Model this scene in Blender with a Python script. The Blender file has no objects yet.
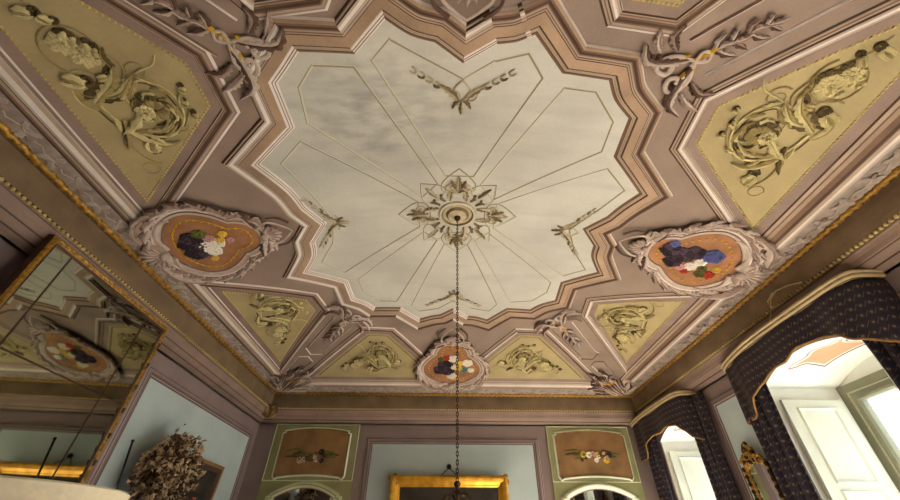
import bpy, math, random
from math import sin, cos, pi, sqrt
from mathutils import Vector, Matrix, geometry

random.seed(7)
SC = bpy.context.scene
COL = SC.collection

# ------------------------------------------------------------------ room numbers (metres; z measured from the camera, CZ lifts to the floor)
CZ = 1.5
H = 3.5
MX, MY = 0.105, 3.605
A, B = 3.85, 4.991
XL, XR, YB, YF = -4.0145, 4.4275, 8.911, -1.27
GL, GR, GB, GF = MX - A, MX + 1.05 * A, MY + B, MY - 0.916 * B      # gilded rope rectangle
ZG = 0.8 * H


def vault(x, y):
    X = abs((x - MX) / A); Y = abs((y - MY) / B)
    m = max(X, Y)
    if m < 1e-6:
        return H
    p = 2.5 + 14 * min(m, 1) ** 3
    r = min(1.0, m * ((X / m) ** p + (Y / m) ** p) ** (1 / p))
    return H - 0.2 * H * r * r


def surf(x, y, drop=0.0):
    return Vector((x, y, vault(x, y) - drop + CZ))


AX = {'B': (0, 1), 'F': (0, -1), 'L': (-1, 0), 'R': (1, 0)}


def warp(X, Y):
    if X > 0.88: X = 0.893 + (X - 0.88) * 1.31
    elif X > 0: X *= 1.015
    Y += min(abs(X), 0.9) * (0.05 + 0.018 * (1 if X > 0 else -1)) * max(0.0, 1 - (abs(Y) / 0.9) ** 2) * 0.9
    if Y < 0:
        a = -Y
        Y = -(a * (1 - 0.14 * (a / 0.6) ** 2)) if a < 0.6 else -(a - 0.084)
    return MX + X * A, MY + Y * B


def W(S, s, a, b):
    D = AX[S]; p = (-D[1], D[0])
    return warp(a * D[0] + s * b * p[0], a * D[1] + s * b * p[1])


def N2(X, Y):
    return (MX + X * A, MY + Y * B)


# ------------------------------------------------------------------ materials
MATS = {}


def s2l(c):
    return tuple(((v / 255) / 12.92 if v / 255 <= 0.04045 else ((v / 255 + 0.055) / 1.055) ** 2.4) for v in c)


def mat(name, c, rough=0.75, metal=0.0, var=0.12, scale=3.0, c2=None, spec=0.3, bump=0.0, fine=40.0):
    m = bpy.data.materials.new(name); m.use_nodes = True
    nt = m.node_tree; bs = nt.nodes['Principled BSDF']
    bs.inputs['Roughness'].default_value = rough
    bs.inputs['Metallic'].default_value = metal
    bs.inputs['Specular IOR Level'].default_value = spec
    tc = nt.nodes.new('ShaderNodeTexCoord')
    n1 = nt.nodes.new('ShaderNodeTexNoise'); n1.inputs['Scale'].default_value = scale; n1.inputs['Detail'].default_value = 6
    n2 = nt.nodes.new('ShaderNodeTexNoise'); n2.inputs['Scale'].default_value = fine; n2.inputs['Detail'].default_value = 3
    nt.links.new(tc.outputs['Object'], n1.inputs['Vector']); nt.links.new(tc.outputs['Object'], n2.inputs['Vector'])
    ad = nt.nodes.new('ShaderNodeMath'); ad.operation = 'MULTIPLY_ADD'; ad.inputs[1].default_value = 0.25
    nt.links.new(n2.outputs['Fac'], ad.inputs[0]); nt.links.new(n1.outputs['Fac'], ad.inputs[2])
    rp = nt.nodes.new('ShaderNodeValToRGB')
    l = s2l(c)
    hi = tuple(min(1, v * (1 + var)) for v in l)
    lo = s2l(c2) if c2 else tuple(v * (1 - var * 1.6) for v in l)
    rp.color_ramp.elements[0].position = 0.36; rp.color_ramp.elements[0].color = (*lo, 1)
    rp.color_ramp.elements[1].position = 0.82; rp.color_ramp.elements[1].color = (*hi, 1)
    nt.links.new(ad.outputs[0], rp.inputs['Fac']); nt.links.new(rp.outputs['Color'], bs.inputs['Base Color'])
    if bump:
        bp = nt.nodes.new('ShaderNodeBump'); bp.inputs['Strength'].default_value = bump; bp.inputs['Distance'].default_value = 0.02
        nt.links.new(n2.outputs['Fac'], bp.inputs['Height']); nt.links.new(bp.outputs['Normal'], bs.inputs['Normal'])
    MATS[name] = m
    return m


MAUVE = mat('mauve_plaster', (154, 132, 117), var=0.13, scale=1.6)
MAUVE2 = mat('mauve_plaster_band', (150, 127, 114), var=0.13, scale=2.5)
LEAFBG = mat('leaf_band_plaster', (160, 144, 133), var=0.2, scale=8)
TAN = mat('tan_band', (180, 156, 134), var=0.15, scale=2.2)
ORANGE = mat('ochre_brown_band', (178, 147, 120), var=0.2, scale=2.0)
BROWN = mat('brown_line', (128, 98, 80), var=0.15)
DARK = mat('dark_brown_line', (86, 64, 52), var=0.15)
WHITE = mat('pale_pink_line', (226, 213, 203), var=0.08)
PALE = mat('pale_tan_line', (196, 176, 160), var=0.1)
OLIVE = mat('olive_plaster', (180, 161, 116), var=0.12, scale=2.2)
OLIVER = mat('ornament_olive_light', (208, 192, 138), var=0.18, scale=8)
OLIVEM = mat('ornament_olive_mid', (158, 138, 88), var=0.2, scale=10)
OLIVED = mat('ornament_olive_dark', (92, 76, 44), var=0.25, scale=10)
BEAD = mat('bead_gilt', (208, 182, 112), var=0.1)
GOLD = mat('gilding', (166, 124, 42), rough=0.42, metal=0.45, var=0.35, scale=30, c2=(92, 60, 18), spec=0.5)
GOLDP = mat('painted_gold', (214, 168, 40), var=0.2)
STUC = mat('stucco_ornament', (198, 178, 164), var=0.14, scale=9)
STUCM = mat('stucco_ornament_mid', (160, 134, 120), var=0.14, scale=9)
LEAFM = mat('leaf_band_relief', (172, 156, 144), var=0.12, scale=8)
STUCD = mat('stucco_ornament_dark', (96, 70, 58), var=0.2, scale=9)
PAINTG = mat('cartouche_ground', (164, 114, 78), var=0.22, scale=4)
PEACH = mat('peach_paint', (214, 160, 122), var=0.05)
BROWNGOLD = mat('frieze_brown', (124, 102, 76), var=0.18, scale=3)
SPR = mat('spray_ornament', (190, 174, 142), var=0.2, scale=10)
SPRD = mat('spray_ornament_dark', (128, 108, 74), var=0.2, scale=10)
LINEL = mat('petal_line_light', (208, 200, 174), var=0.05)
LINED = mat('petal_line_dark', (150, 140, 112), var=0.08)
CORN = mat('cornice_mauve', (150, 126, 112), var=0.14, scale=2)
CORND = mat('cornice_dark', (92, 72, 58), var=0.15)
WALLM = mat('wall_mauve', (140, 122, 117), var=0.07, scale=2)
WALLMD = mat('wall_mauve_dark', (110, 92, 88), var=0.08, scale=2)
WALLML = mat('wall_mauve_line', (176, 156, 152), var=0.06)
WALLB = mat('wall_blue_grey', (184, 198, 196), var=0.08, scale=1.2)
GREENP = mat('green_panel', (146, 144, 100), var=0.12, scale=3)
GREENL = mat('green_panel_light', (200, 200, 160), var=0.08)
BROWNP = mat('overdoor_ground', (142, 106, 66), var=0.22, scale=3)
CREAM = mat('cream_paint', (222, 224, 208), rough=0.5, var=0.05)
WHITEP = mat('white_plaster', (240, 238, 228), var=0.03)
FRAMEO = mat('olive_grey_window_paint', (138, 136, 112), rough=0.5, var=0.1)
PELM = mat('pelmet_cream', (190, 168, 126), rough=0.5, var=0.12, scale=12)
PELMD = mat('pelmet_dark', (84, 66, 42), var=0.1)
WOODD = mat('dark_wood', (66, 42, 28), rough=0.45, var=0.25, scale=12)
CANVAS = mat('dark_canvas', (52, 46, 38), rough=0.5, var=0.5, scale=3, c2=(24, 20, 17))
BLACK = mat('black_metal', (26, 24, 23), rough=0.5, var=0.1)
BRONZE = mat('bronze', (70, 52, 30), rough=0.4, metal=0.7, var=0.2)
SHADE = mat('lampshade_linen', (206, 194, 164), var=0.06, scale=60, bump=0.1)
DRYL = mat('dried_leaf_pale', (196, 172, 138), var=0.3, scale=14, c2=(120, 92, 64))
DRYD = mat('dried_leaf_dark', (98, 72, 50), var=0.3, scale=14)
STEMM = mat('dried_stem', (84, 62, 42), var=0.2)
CERAM = mat('vase_ceramic', (120, 110, 100), rough=0.3, var=0.2)
WOODF = mat('floor_parquet', (172, 160, 146), rough=0.4, var=0.2, scale=5)
GOLDF = mat('frame_gilding', (226, 168, 52), rough=0.3, metal=0.6, var=0.12, scale=6, c2=(170, 112, 26), spec=0.5)
GTRIM = mat('gold_braid', (150, 110, 56), rough=0.6, var=0.25, scale=30)
REDP = mat('petal_red', (190, 60, 36), var=0.2)
WHIP = mat('petal_white', (238, 230, 214), var=0.1)
PINKP = mat('petal_pink', (206, 150, 150), var=0.1)
YELP = mat('petal_yellow', (222, 184, 70), var=0.15)
PURP = mat('petal_purple', (84, 62, 78), var=0.3)
FRAMEL = mat('window_paint_light', (176, 174, 146), rough=0.5, var=0.1)
NAVP = mat('petal_dark', (54, 42, 46), var=0.3)
BLUP = mat('petal_blue', (92, 98, 150), var=0.2)
GRNP = mat('petal_green', (104, 102, 44), var=0.2)
TEAL = mat('petal_teal', (92, 130, 128), var=0.2)


def field_mat():
    m = mat('field_plaster', (208, 203, 190), var=0.07, scale=1.0, c2=(188, 183, 172))
    nt = m.node_tree; bs = nt.nodes['Principled BSDF']
    base = bs.inputs['Base Color'].links[0].from_socket
    geo = nt.nodes.new('ShaderNodeNewGeometry')
    # old damp stains: one patch on the front-left petals, streaks running across the room
    sub = nt.nodes.new('ShaderNodeVectorMath'); sub.operation = 'SUBTRACT'; sub.inputs[1].default_value = (-0.75, 2.15, 0)
    nt.links.new(geo.outputs['Position'], sub.inputs[0])
    scl = nt.nodes.new('ShaderNodeVectorMath'); scl.operation = 'MULTIPLY'; scl.inputs[1].default_value = (0.8, 1.1, 0)
    nt.links.new(sub.outputs[0], scl.inputs[0])
    ln = nt.nodes.new('ShaderNodeVectorMath'); ln.operation = 'LENGTH'; nt.links.new(scl.outputs[0], ln.inputs[0])
    ns = nt.nodes.new('ShaderNodeTexNoise'); ns.inputs['Scale'].default_value = 4.5; ns.inputs['Detail'].default_value = 7
    mp = nt.nodes.new('ShaderNodeMapping'); mp.inputs['Scale'].default_value = (0.7, 1.6, 1)
    nt.links.new(geo.outputs['Position'], mp.inputs['Vector']); nt.links.new(mp.outputs[0], ns.inputs['Vector'])
    mr = nt.nodes.new('ShaderNodeMapRange'); mr.inputs[1].default_value = 0.0; mr.inputs[2].default_value = 1.0; mr.inputs[3].default_value = 0.95; mr.inputs[4].default_value = 0.0
    nt.links.new(ln.outputs['Value'], mr.inputs[0])
    rp = nt.nodes.new('ShaderNodeValToRGB'); rp.color_ramp.elements[0].position = 0.42; rp.color_ramp.elements[1].position = 0.75
    nt.links.new(ns.outputs['Fac'], rp.inputs['Fac'])
    mu = nt.nodes.new('ShaderNodeMath'); mu.operation = 'MULTIPLY'
    nt.links.new(mr.outputs[0], mu.inputs[0]); nt.links.new(rp.outputs['Color'], mu.inputs[1])
    mx = nt.nodes.new('ShaderNodeMix'); mx.data_type = 'RGBA'
    mx.inputs[7].default_value = (*s2l((122, 118, 116)), 1)
    nt.links.new(mu.outputs[0], mx.inputs[0]); nt.links.new(base, mx.inputs[6])
    ns2 = nt.nodes.new('ShaderNodeTexNoise'); ns2.inputs['Scale'].default_value = 1.3; ns2.inputs['Detail'].default_value = 8
    mp2 = nt.nodes.new('ShaderNodeMapping'); mp2.inputs['Scale'].default_value = (0.8, 4.0, 1)
    nt.links.new(geo.outputs['Position'], mp2.inputs['Vector']); nt.links.new(mp2.outputs[0], ns2.inputs['Vector'])
    r2 = nt.nodes.new('ShaderNodeValToRGB'); r2.color_ramp.elements[0].position = 0.5; r2.color_ramp.elements[1].position = 0.8
    r2.color_ramp.elements[1].color = (0.35, 0.35, 0.35, 1)
    nt.links.new(ns2.outputs['Fac'], r2.inputs['Fac'])
    m3 = nt.nodes.new('ShaderNodeMix'); m3.data_type = 'RGBA'; m3.inputs[7].default_value = (*s2l((158, 154, 148)), 1)
    nt.links.new(r2.outputs['Color'], m3.inputs[0]); nt.links.new(mx.outputs[2], m3.inputs[6])
    nt.links.new(m3.outputs[2], bs.inputs['Base Color'])
    return m


FIELD = field_mat()


def mirror_mat(name, tint, spots=True):
    m = bpy.data.materials.new(name); m.use_nodes = True
    nt = m.node_tree; bs = nt.nodes['Principled BSDF']
    bs.inputs['Metallic'].default_value = 1; bs.inputs['Roughness'].default_value = 0.03
    geo = nt.nodes.new('ShaderNodeNewGeometry')
    n = nt.nodes.new('ShaderNodeTexNoise'); n.inputs['Scale'].default_value = 5.0; n.inputs['Detail'].default_value = 10
    nt.links.new(geo.outputs['Position'], n.inputs['Vector'])
    rp = nt.nodes.new('ShaderNodeValToRGB')
    rp.color_ramp.elements[0].position = 0.24; rp.color_ramp.elements[0].color = (0.03, 0.03, 0.025, 1)
    rp.color_ramp.elements[1].position = 0.31 if spots else 0.25; rp.color_ramp.elements[1].color = (*s2l(tint), 1)
    nt.links.new(n.outputs['Fac'], rp.inputs['Fac']); nt.links.new(rp.outputs['Color'], bs.inputs['Base Color'])
    return m


MIRR = mirror_mat('old_mirror_glass', (160, 163, 148))
MIRR2 = mirror_mat('mirror_glass', (205, 208, 204), False)


def glass_mat():
    m = bpy.data.materials.new('window_glass'); m.use_nodes = True
    nt = m.node_tree; nt.nodes.remove(nt.nodes['Principled BSDF'])
    out = nt.nodes['Material Output']
    tr = nt.nodes.new('ShaderNodeBsdfTransparent'); tr.inputs[0].default_value = (0.94, 0.96, 0.95, 1)
    gl = nt.nodes.new('ShaderNodeBsdfGlossy'); gl.inputs['Roughness'].default_value = 0.02
    mx = nt.nodes.new('ShaderNodeMixShader'); mx.inputs[0].default_value = 0.06
    nt.links.new(tr.outputs[0], mx.inputs[1]); nt.links.new(gl.outputs[0], mx.inputs[2]); nt.links.new(mx.outputs[0], out.inputs[0])
    return m


GLASS = glass_mat()


def fabric_mat():
    m = bpy.data.materials.new('navy_patterned_fabric'); m.use_nodes = True
    nt = m.node_tree; bs = nt.nodes['Principled BSDF']; bs.inputs['Roughness'].default_value = 0.55
    bs.inputs['Specular IOR Level'].default_value = 0.35
    uv = nt.nodes.new('ShaderNodeUVMap')
    sep = nt.nodes.new('ShaderNodeSeparateXYZ'); nt.links.new(uv.outputs[0], sep.inputs[0])

    def mth(op, a, b=None, c=None):
        n = nt.nodes.new('ShaderNodeMath'); n.operation = op
        for i, v in enumerate((a, b, c)):
            if v is None: continue
            if isinstance(v, (int, float)): n.inputs[i].default_value = v
            else: nt.links.new(v, n.inputs[i])
        return n.outputs[0]
    u = mth('MULTIPLY', sep.outputs[0], 1 / 0.09); v = mth('MULTIPLY', sep.outputs[1], 1 / 0.09)
    row = mth('MODULO', mth('FLOOR', v), 2)
    u2 = mth('ADD', u, mth('MULTIPLY', row, 0.5))
    fu = mth('SUBTRACT', mth('FRACT', u2), 0.5); fv = mth('SUBTRACT', mth('FRACT', v), 0.5)
    d = mth('SQRT', mth('ADD', mth('MULTIPLY', fu, fu), mth('MULTIPLY', fv, fv)))
    dot = mth('LESS_THAN', d, 0.13)
    ring = mth('MULTIPLY', mth('GREATER_THAN', d, 0.2), mth('LESS_THAN', d, 0.25))
    # small slanting sprigs between the dots
    su = mth('SUBTRACT', mth('FRACT', mth('ADD', u2, 0.5)), 0.5)
    sp = mth('MULTIPLY', mth('LESS_THAN', mth('ABSOLUTE', mth('SUBTRACT', su, mth('MULTIPLY', fv, 0.8))), 0.05), mth('LESS_THAN', mth('ABSOLUTE', fv), 0.3))
    fac = mth('MINIMUM', mth('ADD', mth('ADD', mth('MULTIPLY', dot, 0.75), mth('MULTIPLY', ring, 0.22)), mth('MULTIPLY', sp, 0.4)), 1)
    mx = nt.nodes.new('ShaderNodeMix'); mx.data_type = 'RGBA'
    mx.inputs[6].default_value = (*s2l((34, 31, 44)), 1); mx.inputs[7].default_value = (*s2l((140, 112, 78)), 1)
    nt.links.new(fac, mx.inputs[0]); nt.links.new(mx.outputs[2], bs.inputs['Base Color'])
    return m


FABRIC = fabric_mat()


# ------------------------------------------------------------------ mesh builder
class MB:
    def __init__(s):
        s.v = []; s.f = []; s.m = []; s.mats = []; s.uv = None

    def mi(s, m):
        if m not in s.mats: s.mats.append(m)
        return s.mats.index(m)

    def add(s, vs, fs, m):
        k = len(s.v); i = s.mi(m)
        s.v += [tuple(v) for v in vs]
        for f in fs:
            s.f.append(tuple(k + j for j in f)); s.m.append(i)

    def grid(s, rows, m, closed=False):
        n = len(rows[0]); vs = [p for r in rows for p in r]; fs = []
        for i in range(len(rows) - 1):
            for j in range(n if closed else n - 1):
                j2 = (j + 1) % n
                fs.append((i * n + j, i * n + j2, (i + 1) * n + j2, (i + 1) * n + j))
        s.add(vs, fs, m)

    def box(s, x0, x1, y0, y1, z0, z1, m):
        vs = [(x, y, z) for x in (x0, x1) for y in (y0, y1) for z in (z0, z1)]
        s.add(vs, [(0, 1, 3, 2), (4, 6, 7, 5), (0, 4, 5, 1), (2, 3, 7, 6), (0, 2, 6, 4), (1, 5, 7, 3)], m)

    def ball(s, c, r, m, n=6, k=4, sq=1.0):
        c = Vector(c); rows = []
        for i in range(k + 1):
            t = pi * i / k
            rows.append([c + Vector((r * sin(t) * cos(2 * pi * j / n), r * sin(t) * sin(2 * pi * j / n), -r * sq * cos(t))) for j in range(n)])
        s.grid(rows, m, True)

    def tube(s, pts, rad, m, n=7, flat=1.0, up=Vector((0, 0, 1))):
        pts = [Vector(p) for p in pts]; k = len(pts)
        if not hasattr(rad, '__len__'): rad = [rad] * k
        rows = []; pn = None
        for i in range(k):
            t = pts[min(i + 1, k - 1)] - pts[max(i - 1, 0)]
            if t.length < 1e-9: t = Vector((0, 0, 1))
            t.normalize()
            nn = t.cross(up)
            if nn.length < 0.05: nn = pn.copy() if pn else t.orthogonal()
            nn.normalize(); bb = nn.cross(t).normalized(); pn = nn
            rows.append([pts[i] + nn * (rad[i] * cos(2 * pi * j / n)) + bb * (rad[i] * flat * sin(2 * pi * j / n)) for j in range(n)])
        s.grid(rows, m, True)
        o = len(s.v); n0 = o - k * n; i = s.mi(m)
        s.f.append(tuple(range(n0, n0 + n))); s.m.append(i)
        s.f.append(tuple(range(o - n, o))); s.m.append(i)

    def lathe(s, c, prof, m, n=20):
        c = Vector(c)
        s.grid([[c + Vector((r * cos(2 * pi * j / n), r * sin(2 * pi * j / n), z)) for j in range(n)] for r, z in prof], m, True)

    def build(s, name, parent=None, smooth=True, angle=None):
        me = bpy.data.meshes.new(name)
        me.from_pydata(s.v, [], s.f)
        for m in s.mats: me.materials.append(m)
        me.polygons.foreach_set('material_index', s.m)
        if smooth: me.polygons.foreach_set('use_smooth', [True] * len(me.polygons))
        me.update()
        if smooth:
            try: me.set_sharp_from_angle(angle=math.radians(angle or 40))
            except Exception: pass
        o = bpy.data.objects.new(name, me); COL.objects.link(o)
        if parent is not None:
            o.parent = parent
            o.matrix_parent_inverse = Matrix.Translation(-Vector(root_loc(parent)))
        return o


LOC = {}


def root_loc(o):
    return LOC.get(o.name, (0, 0, 0))


def thing(name, loc, label, cat, group=None):
    o = bpy.data.objects.new(name, None); COL.objects.link(o)
    o.location = loc; LOC[o.name] = tuple(loc); o.empty_display_size = 0.1
    return tag(o, label, cat, group)


def tag(o, label, cat, group=None):
    o['label'] = label; o['category'] = cat
    if group: o['group'] = group
    return o


def struct(o, label=None, cat=None):
    o['kind'] = 'structure'
    if label: o['label'] = label
    if cat: o['category'] = cat
    return o


# ------------------------------------------------------------------ 2-D strips (mouldings) on any surface
def area2(p):
    return 0.5 * sum(p[i][0] * p[(i + 1) % len(p)][1] - p[(i + 1) % len(p)][0] * p[i][1] for i in range(len(p)))


def spline(pts, flags, n=4, closed=True):
    """pts with flags 'c' (corner) or 's' (smooth); smooth runs get Catmull-Rom."""
    out = []; k = len(pts)
    rng = range(k if closed else k - 1)
    for i in rng:
        p1, p2 = pts[i], pts[(i + 1) % k]; f1, f2 = flags[i], flags[(i + 1) % k]
        out.append(p1)
        if f1 == 's' or f2 == 's':
            p0 = pts[(i - 1) % k] if f1 == 's' else (2 * p1[0] - p2[0], 2 * p1[1] - p2[1])
            p3 = pts[(i + 2) % k] if f2 == 's' else (2 * p2[0] - p1[0], 2 * p2[1] - p1[1])
            if f1 != 's': p0 = p1
            if f2 != 's': p3 = p2
            for j in range(1, n):
                t = j / n
                out.append(tuple(0.5 * ((2 * p1[d]) + (-p0[d] + p2[d]) * t + (2 * p0[d] - 5 * p1[d] + 4 * p2[d] - p3[d]) * t * t + (-p0[d] + 3 * p1[d] - 3 * p2[d] + p3[d]) * t ** 3) for d in range(2)))
    if not closed: out.append(pts[-1])
    return out


def miters(pts, closed=True):
    k = len(pts); sg = 1.0
    if closed and area2(pts) < 0: sg = -1.0
    nor = []
    for i in range(k):
        a, b = pts[i], pts[(i + 1) % k]
        dx, dy = b[0] - a[0], b[1] - a[1]; l = sqrt(dx * dx + dy * dy) or 1
        nor.append((sg * dy / l, -sg * dx / l))
    ms = []
    for i in range(k):
        n1 = nor[i - 1] if (closed or i > 0) else nor[0]
        n2 = nor[i] if (closed or i < k - 1) else nor[i - 1]
        mx, my = n1[0] + n2[0], n1[1] + n2[1]
        d = (mx * mx + my * my) / 2
        d = max(d, 0.25)
        ms.append((mx / d, my / d))
    return nor, ms


def strip(mb, pts, prof, mapf, closed=True, step=0.15, choose=None, skip=(), scale=1.0):
    """prof = (offsets, drops, mats) ; choose(normal) -> prof for a segment."""
    nor, ms = miters(pts, closed); k = len(pts)
    for i in range(k if closed else k - 1):
        if i in skip: continue
        a, b = pts[i], pts[(i + 1) % k]; ma, mb_ = ms[i], ms[(i + 1) % k]
        of, dr, mt = choose(nor[i]) if choose else prof
        l = sqrt((b[0] - a[0]) ** 2 + (b[1] - a[1]) ** 2)
        n = max(1, int(math.ceil(l / step)))
        for q in range(len(mt)):
            if mt[q] is None: continue
            rows = []
            for e in (q, q + 1):
                r = []
                for j in range(n + 1):
                    t = j / n
                    x = a[0] + (b[0] - a[0]) * t + (ma[0] + (mb_[0] - ma[0]) * t) * of[e] * scale
                    y = a[1] + (b[1] - a[1]) * t + (ma[1] + (mb_[1] - ma[1]) * t) * of[e] * scale
                    r.append(mapf(x, y, dr[e] if not isinstance(dr[e], tuple) else dr[e][0]))
                rows.append(r)
            mb.grid(rows, mt[q])


def offset_poly(pts, off):
    _, ms = miters(pts, True)
    return [(p[0] + m[0] * off, p[1] + m[1] * off) for p, m in zip(pts, ms)]


def inside(p, poly):
    c = False; k = len(poly)
    for i in range(k):
        a, b = poly[i], poly[i - 1]
        if (a[1] > p[1]) != (b[1] > p[1]) and p[0] < (b[0] - a[0]) * (p[1] - a[1]) / (b[1] - a[1]) + a[0]: c = not c
    return c


def fill(mb, poly, mapf, h, m, sp=0.15, step=None):
    pts = []
    k = len(poly); step = step or sp
    for i in range(k):
        a, b = poly[i], poly[(i + 1) % k]
        l = sqrt((b[0] - a[0]) ** 2 + (b[1] - a[1]) ** 2); n = max(1, int(math.ceil(l / step)))
        pts += [(a[0] + (b[0] - a[0]) * j / n, a[1] + (b[1] - a[1]) * j / n) for j in range(n)]
    nb = len(pts)
    x0 = min(p[0] for p in pts); x1 = max(p[0] for p in pts); y0 = min(p[1] for p in pts); y1 = max(p[1] for p in pts)
    y = y0 + sp * 0.51
    while y < y1:
        x = x0 + sp * 0.47
        while x < x1:
            if inside((x, y), poly): pts.append((x, y))
            x += sp
        y += sp
    vs, es, fs, _, _, _ = geometry.delaunay_2d_cdt([Vector(p) for p in pts], [], [list(range(nb))], 1, 1e-5)
    mb.add([mapf(v.x, v.y, h) for v in vs], [tuple(f) for f in fs], m)


def resample(pts, n):
    d = [0]
    for a, b in zip(pts, pts[1:]): d.append(d[-1] + (Vector(b) - Vector(a)).length)
    out = []; j = 0
    for i in range(n):
        t = d[-1] * i / (n - 1)
        while j < len(d) - 2 and d[j + 1] < t: j += 1
        f = (t - d[j]) / max(1e-9, d[j + 1] - d[j])
        out.append(tuple(Vector(pts[j]).lerp(Vector(pts[j + 1]), min(1, max(0, f)))))
    return out


def smooth_path(pts, n=24):
    return resample(spline(pts, ['c'] + ['s'] * (len(pts) - 2) + ['c'], 6, False), n)


# ------------------------------------------------------------------ ornament vocabulary on the vault (plan points in metres)
def vine(mb, pts, r0, r1, m, h=0.012, n=24, flat=0.7, mf=None):
    f = mf or surf
    p = smooth_path(pts, n)
    mb.tube([f(x, y, h) for x, y in p], [r0 + (r1 - r0) * i / (n - 1) for i in range(n)], m, 6, flat)


def leaf(mb, pts, w, m, lobes=4, h=0.01, lift=0.05, curl=0.03, n=None, mf=None, depth=0.45, md=None, petal=False):
    """acanthus leaf: lobed ribbon with a raised rib, tip lifted off the ground."""
    f = mf or surf
    n = n or lobes * 4 + 1
    p = smooth_path(pts, n) if len(pts) > 2 else resample(pts, n)
    rows = []
    for i in range(n):
        t = i / (n - 1)
        a = Vector(p[max(0, i - 1)]); b = Vector(p[min(n - 1, i + 1)])
        d = (b - a); d = d / (d.length or 1); nx, ny = d.y, -d.x
        env = (sin(pi * min(1, t * 0.9 + 0.1)) ** 0.7) if t < 1 else 0.0
        if petal: env = (.25 + .75 * min(1, t * 1.3) ** .8) * max(0.0, 1 - t ** 5) ** .5; lobes = 1
        ph = 0.5 if petal else (t * lobes) % 1.0
        ww = w * env * (1 - depth + depth * (1 - abs(2 * ph - 1)) ** 0.6) + 0.002
        back = -w * 0.35 * (1 - abs(2 * ph - 1)) * 0
        hh = h + lift * t * t + 0.02 * sin(pi * t)
        r = []
        for u, k in ((-1, 0.0), (-0.55, 0.8), (-0.12, 0.9), (0, 0.5), (0.12, 0.9), (0.55, 0.8), (1, 0.0)):
            x = p[i][0] + nx * ww * u + d.x * back; y = p[i][1] + ny * ww * u + d.y * back
            r.append(f(x, y, max(0.004, hh * 0.55 + k * curl)))
        rows.append(r)
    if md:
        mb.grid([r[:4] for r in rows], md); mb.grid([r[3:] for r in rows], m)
    else:
        mb.grid(rows, m)


def flower(mb, c, r, m, n=6, m2=None, h=0.02, ph=0.0, mf=None, layers=1, md=None):
    f = mf or surf
    for L in range(layers):
        rr = r * (1 - 0.38 * L)
        for i in range(n):
            a = ph + 2 * pi * (i + 0.5 * L) / n
            p0 = (c[0] + cos(a) * rr * 0.15, c[1] + sin(a) * rr * 0.15)
            p1 = (c[0] + cos(a) * rr, c[1] + sin(a) * rr)
            leaf(mb, [p0, ((p0[0] + p1[0]) / 2, (p0[1] + p1[1]) / 2), p1], rr * 2.9 / n, m, 1, h + 0.02 * L + .004 * (i % 2), 0.02, 0.02, 8, mf, 0.2, md, True)
    if m2:
        q = f(c[0], c[1], h + 0.03)
        mb.ball(q, r * 0.24, m2, 8, 5, 0.7)


def curl(mb, c, r, a0, turns, w, m, h=0.014, end=0.25, mf=None, ball=True, flat=0.7):
    f = mf or surf
    n = int(14 * abs(turns)) + 6; P = []
    for i in range(n):
        t = i / (n - 1); a = a0 + 2 * pi * turns * t; rr = r * (1 - (1 - end) * t)
        P.append(f(c[0] + cos(a) * rr, c[1] + sin(a) * rr, h))
    mb.tube(P, [w * (1 - 0.45 * i / (n - 1)) for i in range(n)], m, 6, flat)
    if ball: mb.ball(P[-1], w * 1.1, m, 6, 4)


SCF = lambda x, y, d=0.0: surf(x, y, d + .032)
def cleaf(*a, **k): leaf(*a, mf=SCF, **k)
def cvine(*a, **k): vine(*a, mf=SCF, **k)
def ccurl(*a, **k): curl(*a, mf=SCF, **k)
def cflower(*a, **k): flower(*a, mf=SCF, **k)


def beads(mb, poly, sp, r, m, mapf, h, closed=True, skip=()):
    k = len(poly)
    for i in range(k if closed else k - 1):
        if i in skip: continue
        a, b = poly[i], poly[(i + 1) % k]
        l = sqrt((b[0] - a[0]) ** 2 + (b[1] - a[1]) ** 2); n = max(1, int(round(l / sp)))
        for j in range(n):
            t = j / n
            mb.ball(mapf(a[0] + (b[0] - a[0]) * t, a[1] + (b[1] - a[1]) * t, h), r, m, 6, 3, 0.8)


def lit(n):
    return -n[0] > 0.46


# ================================================================== CEILING
# vault shell
mb = MB()
nx, ny = 110, 140
rows = []
for j in range(ny + 1):
    y = GF + (GB - GF) * j / ny
    rows.append([surf(GL + (GR - GL) * i / nx, y, 0.0) for i in range(nx + 1)])
mb.grid(rows, MAUVE)
ceiling = struct(mb.build('ceiling'), 'shallow vaulted ceiling painted with mauve and tan mouldings', 'ceiling')

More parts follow.
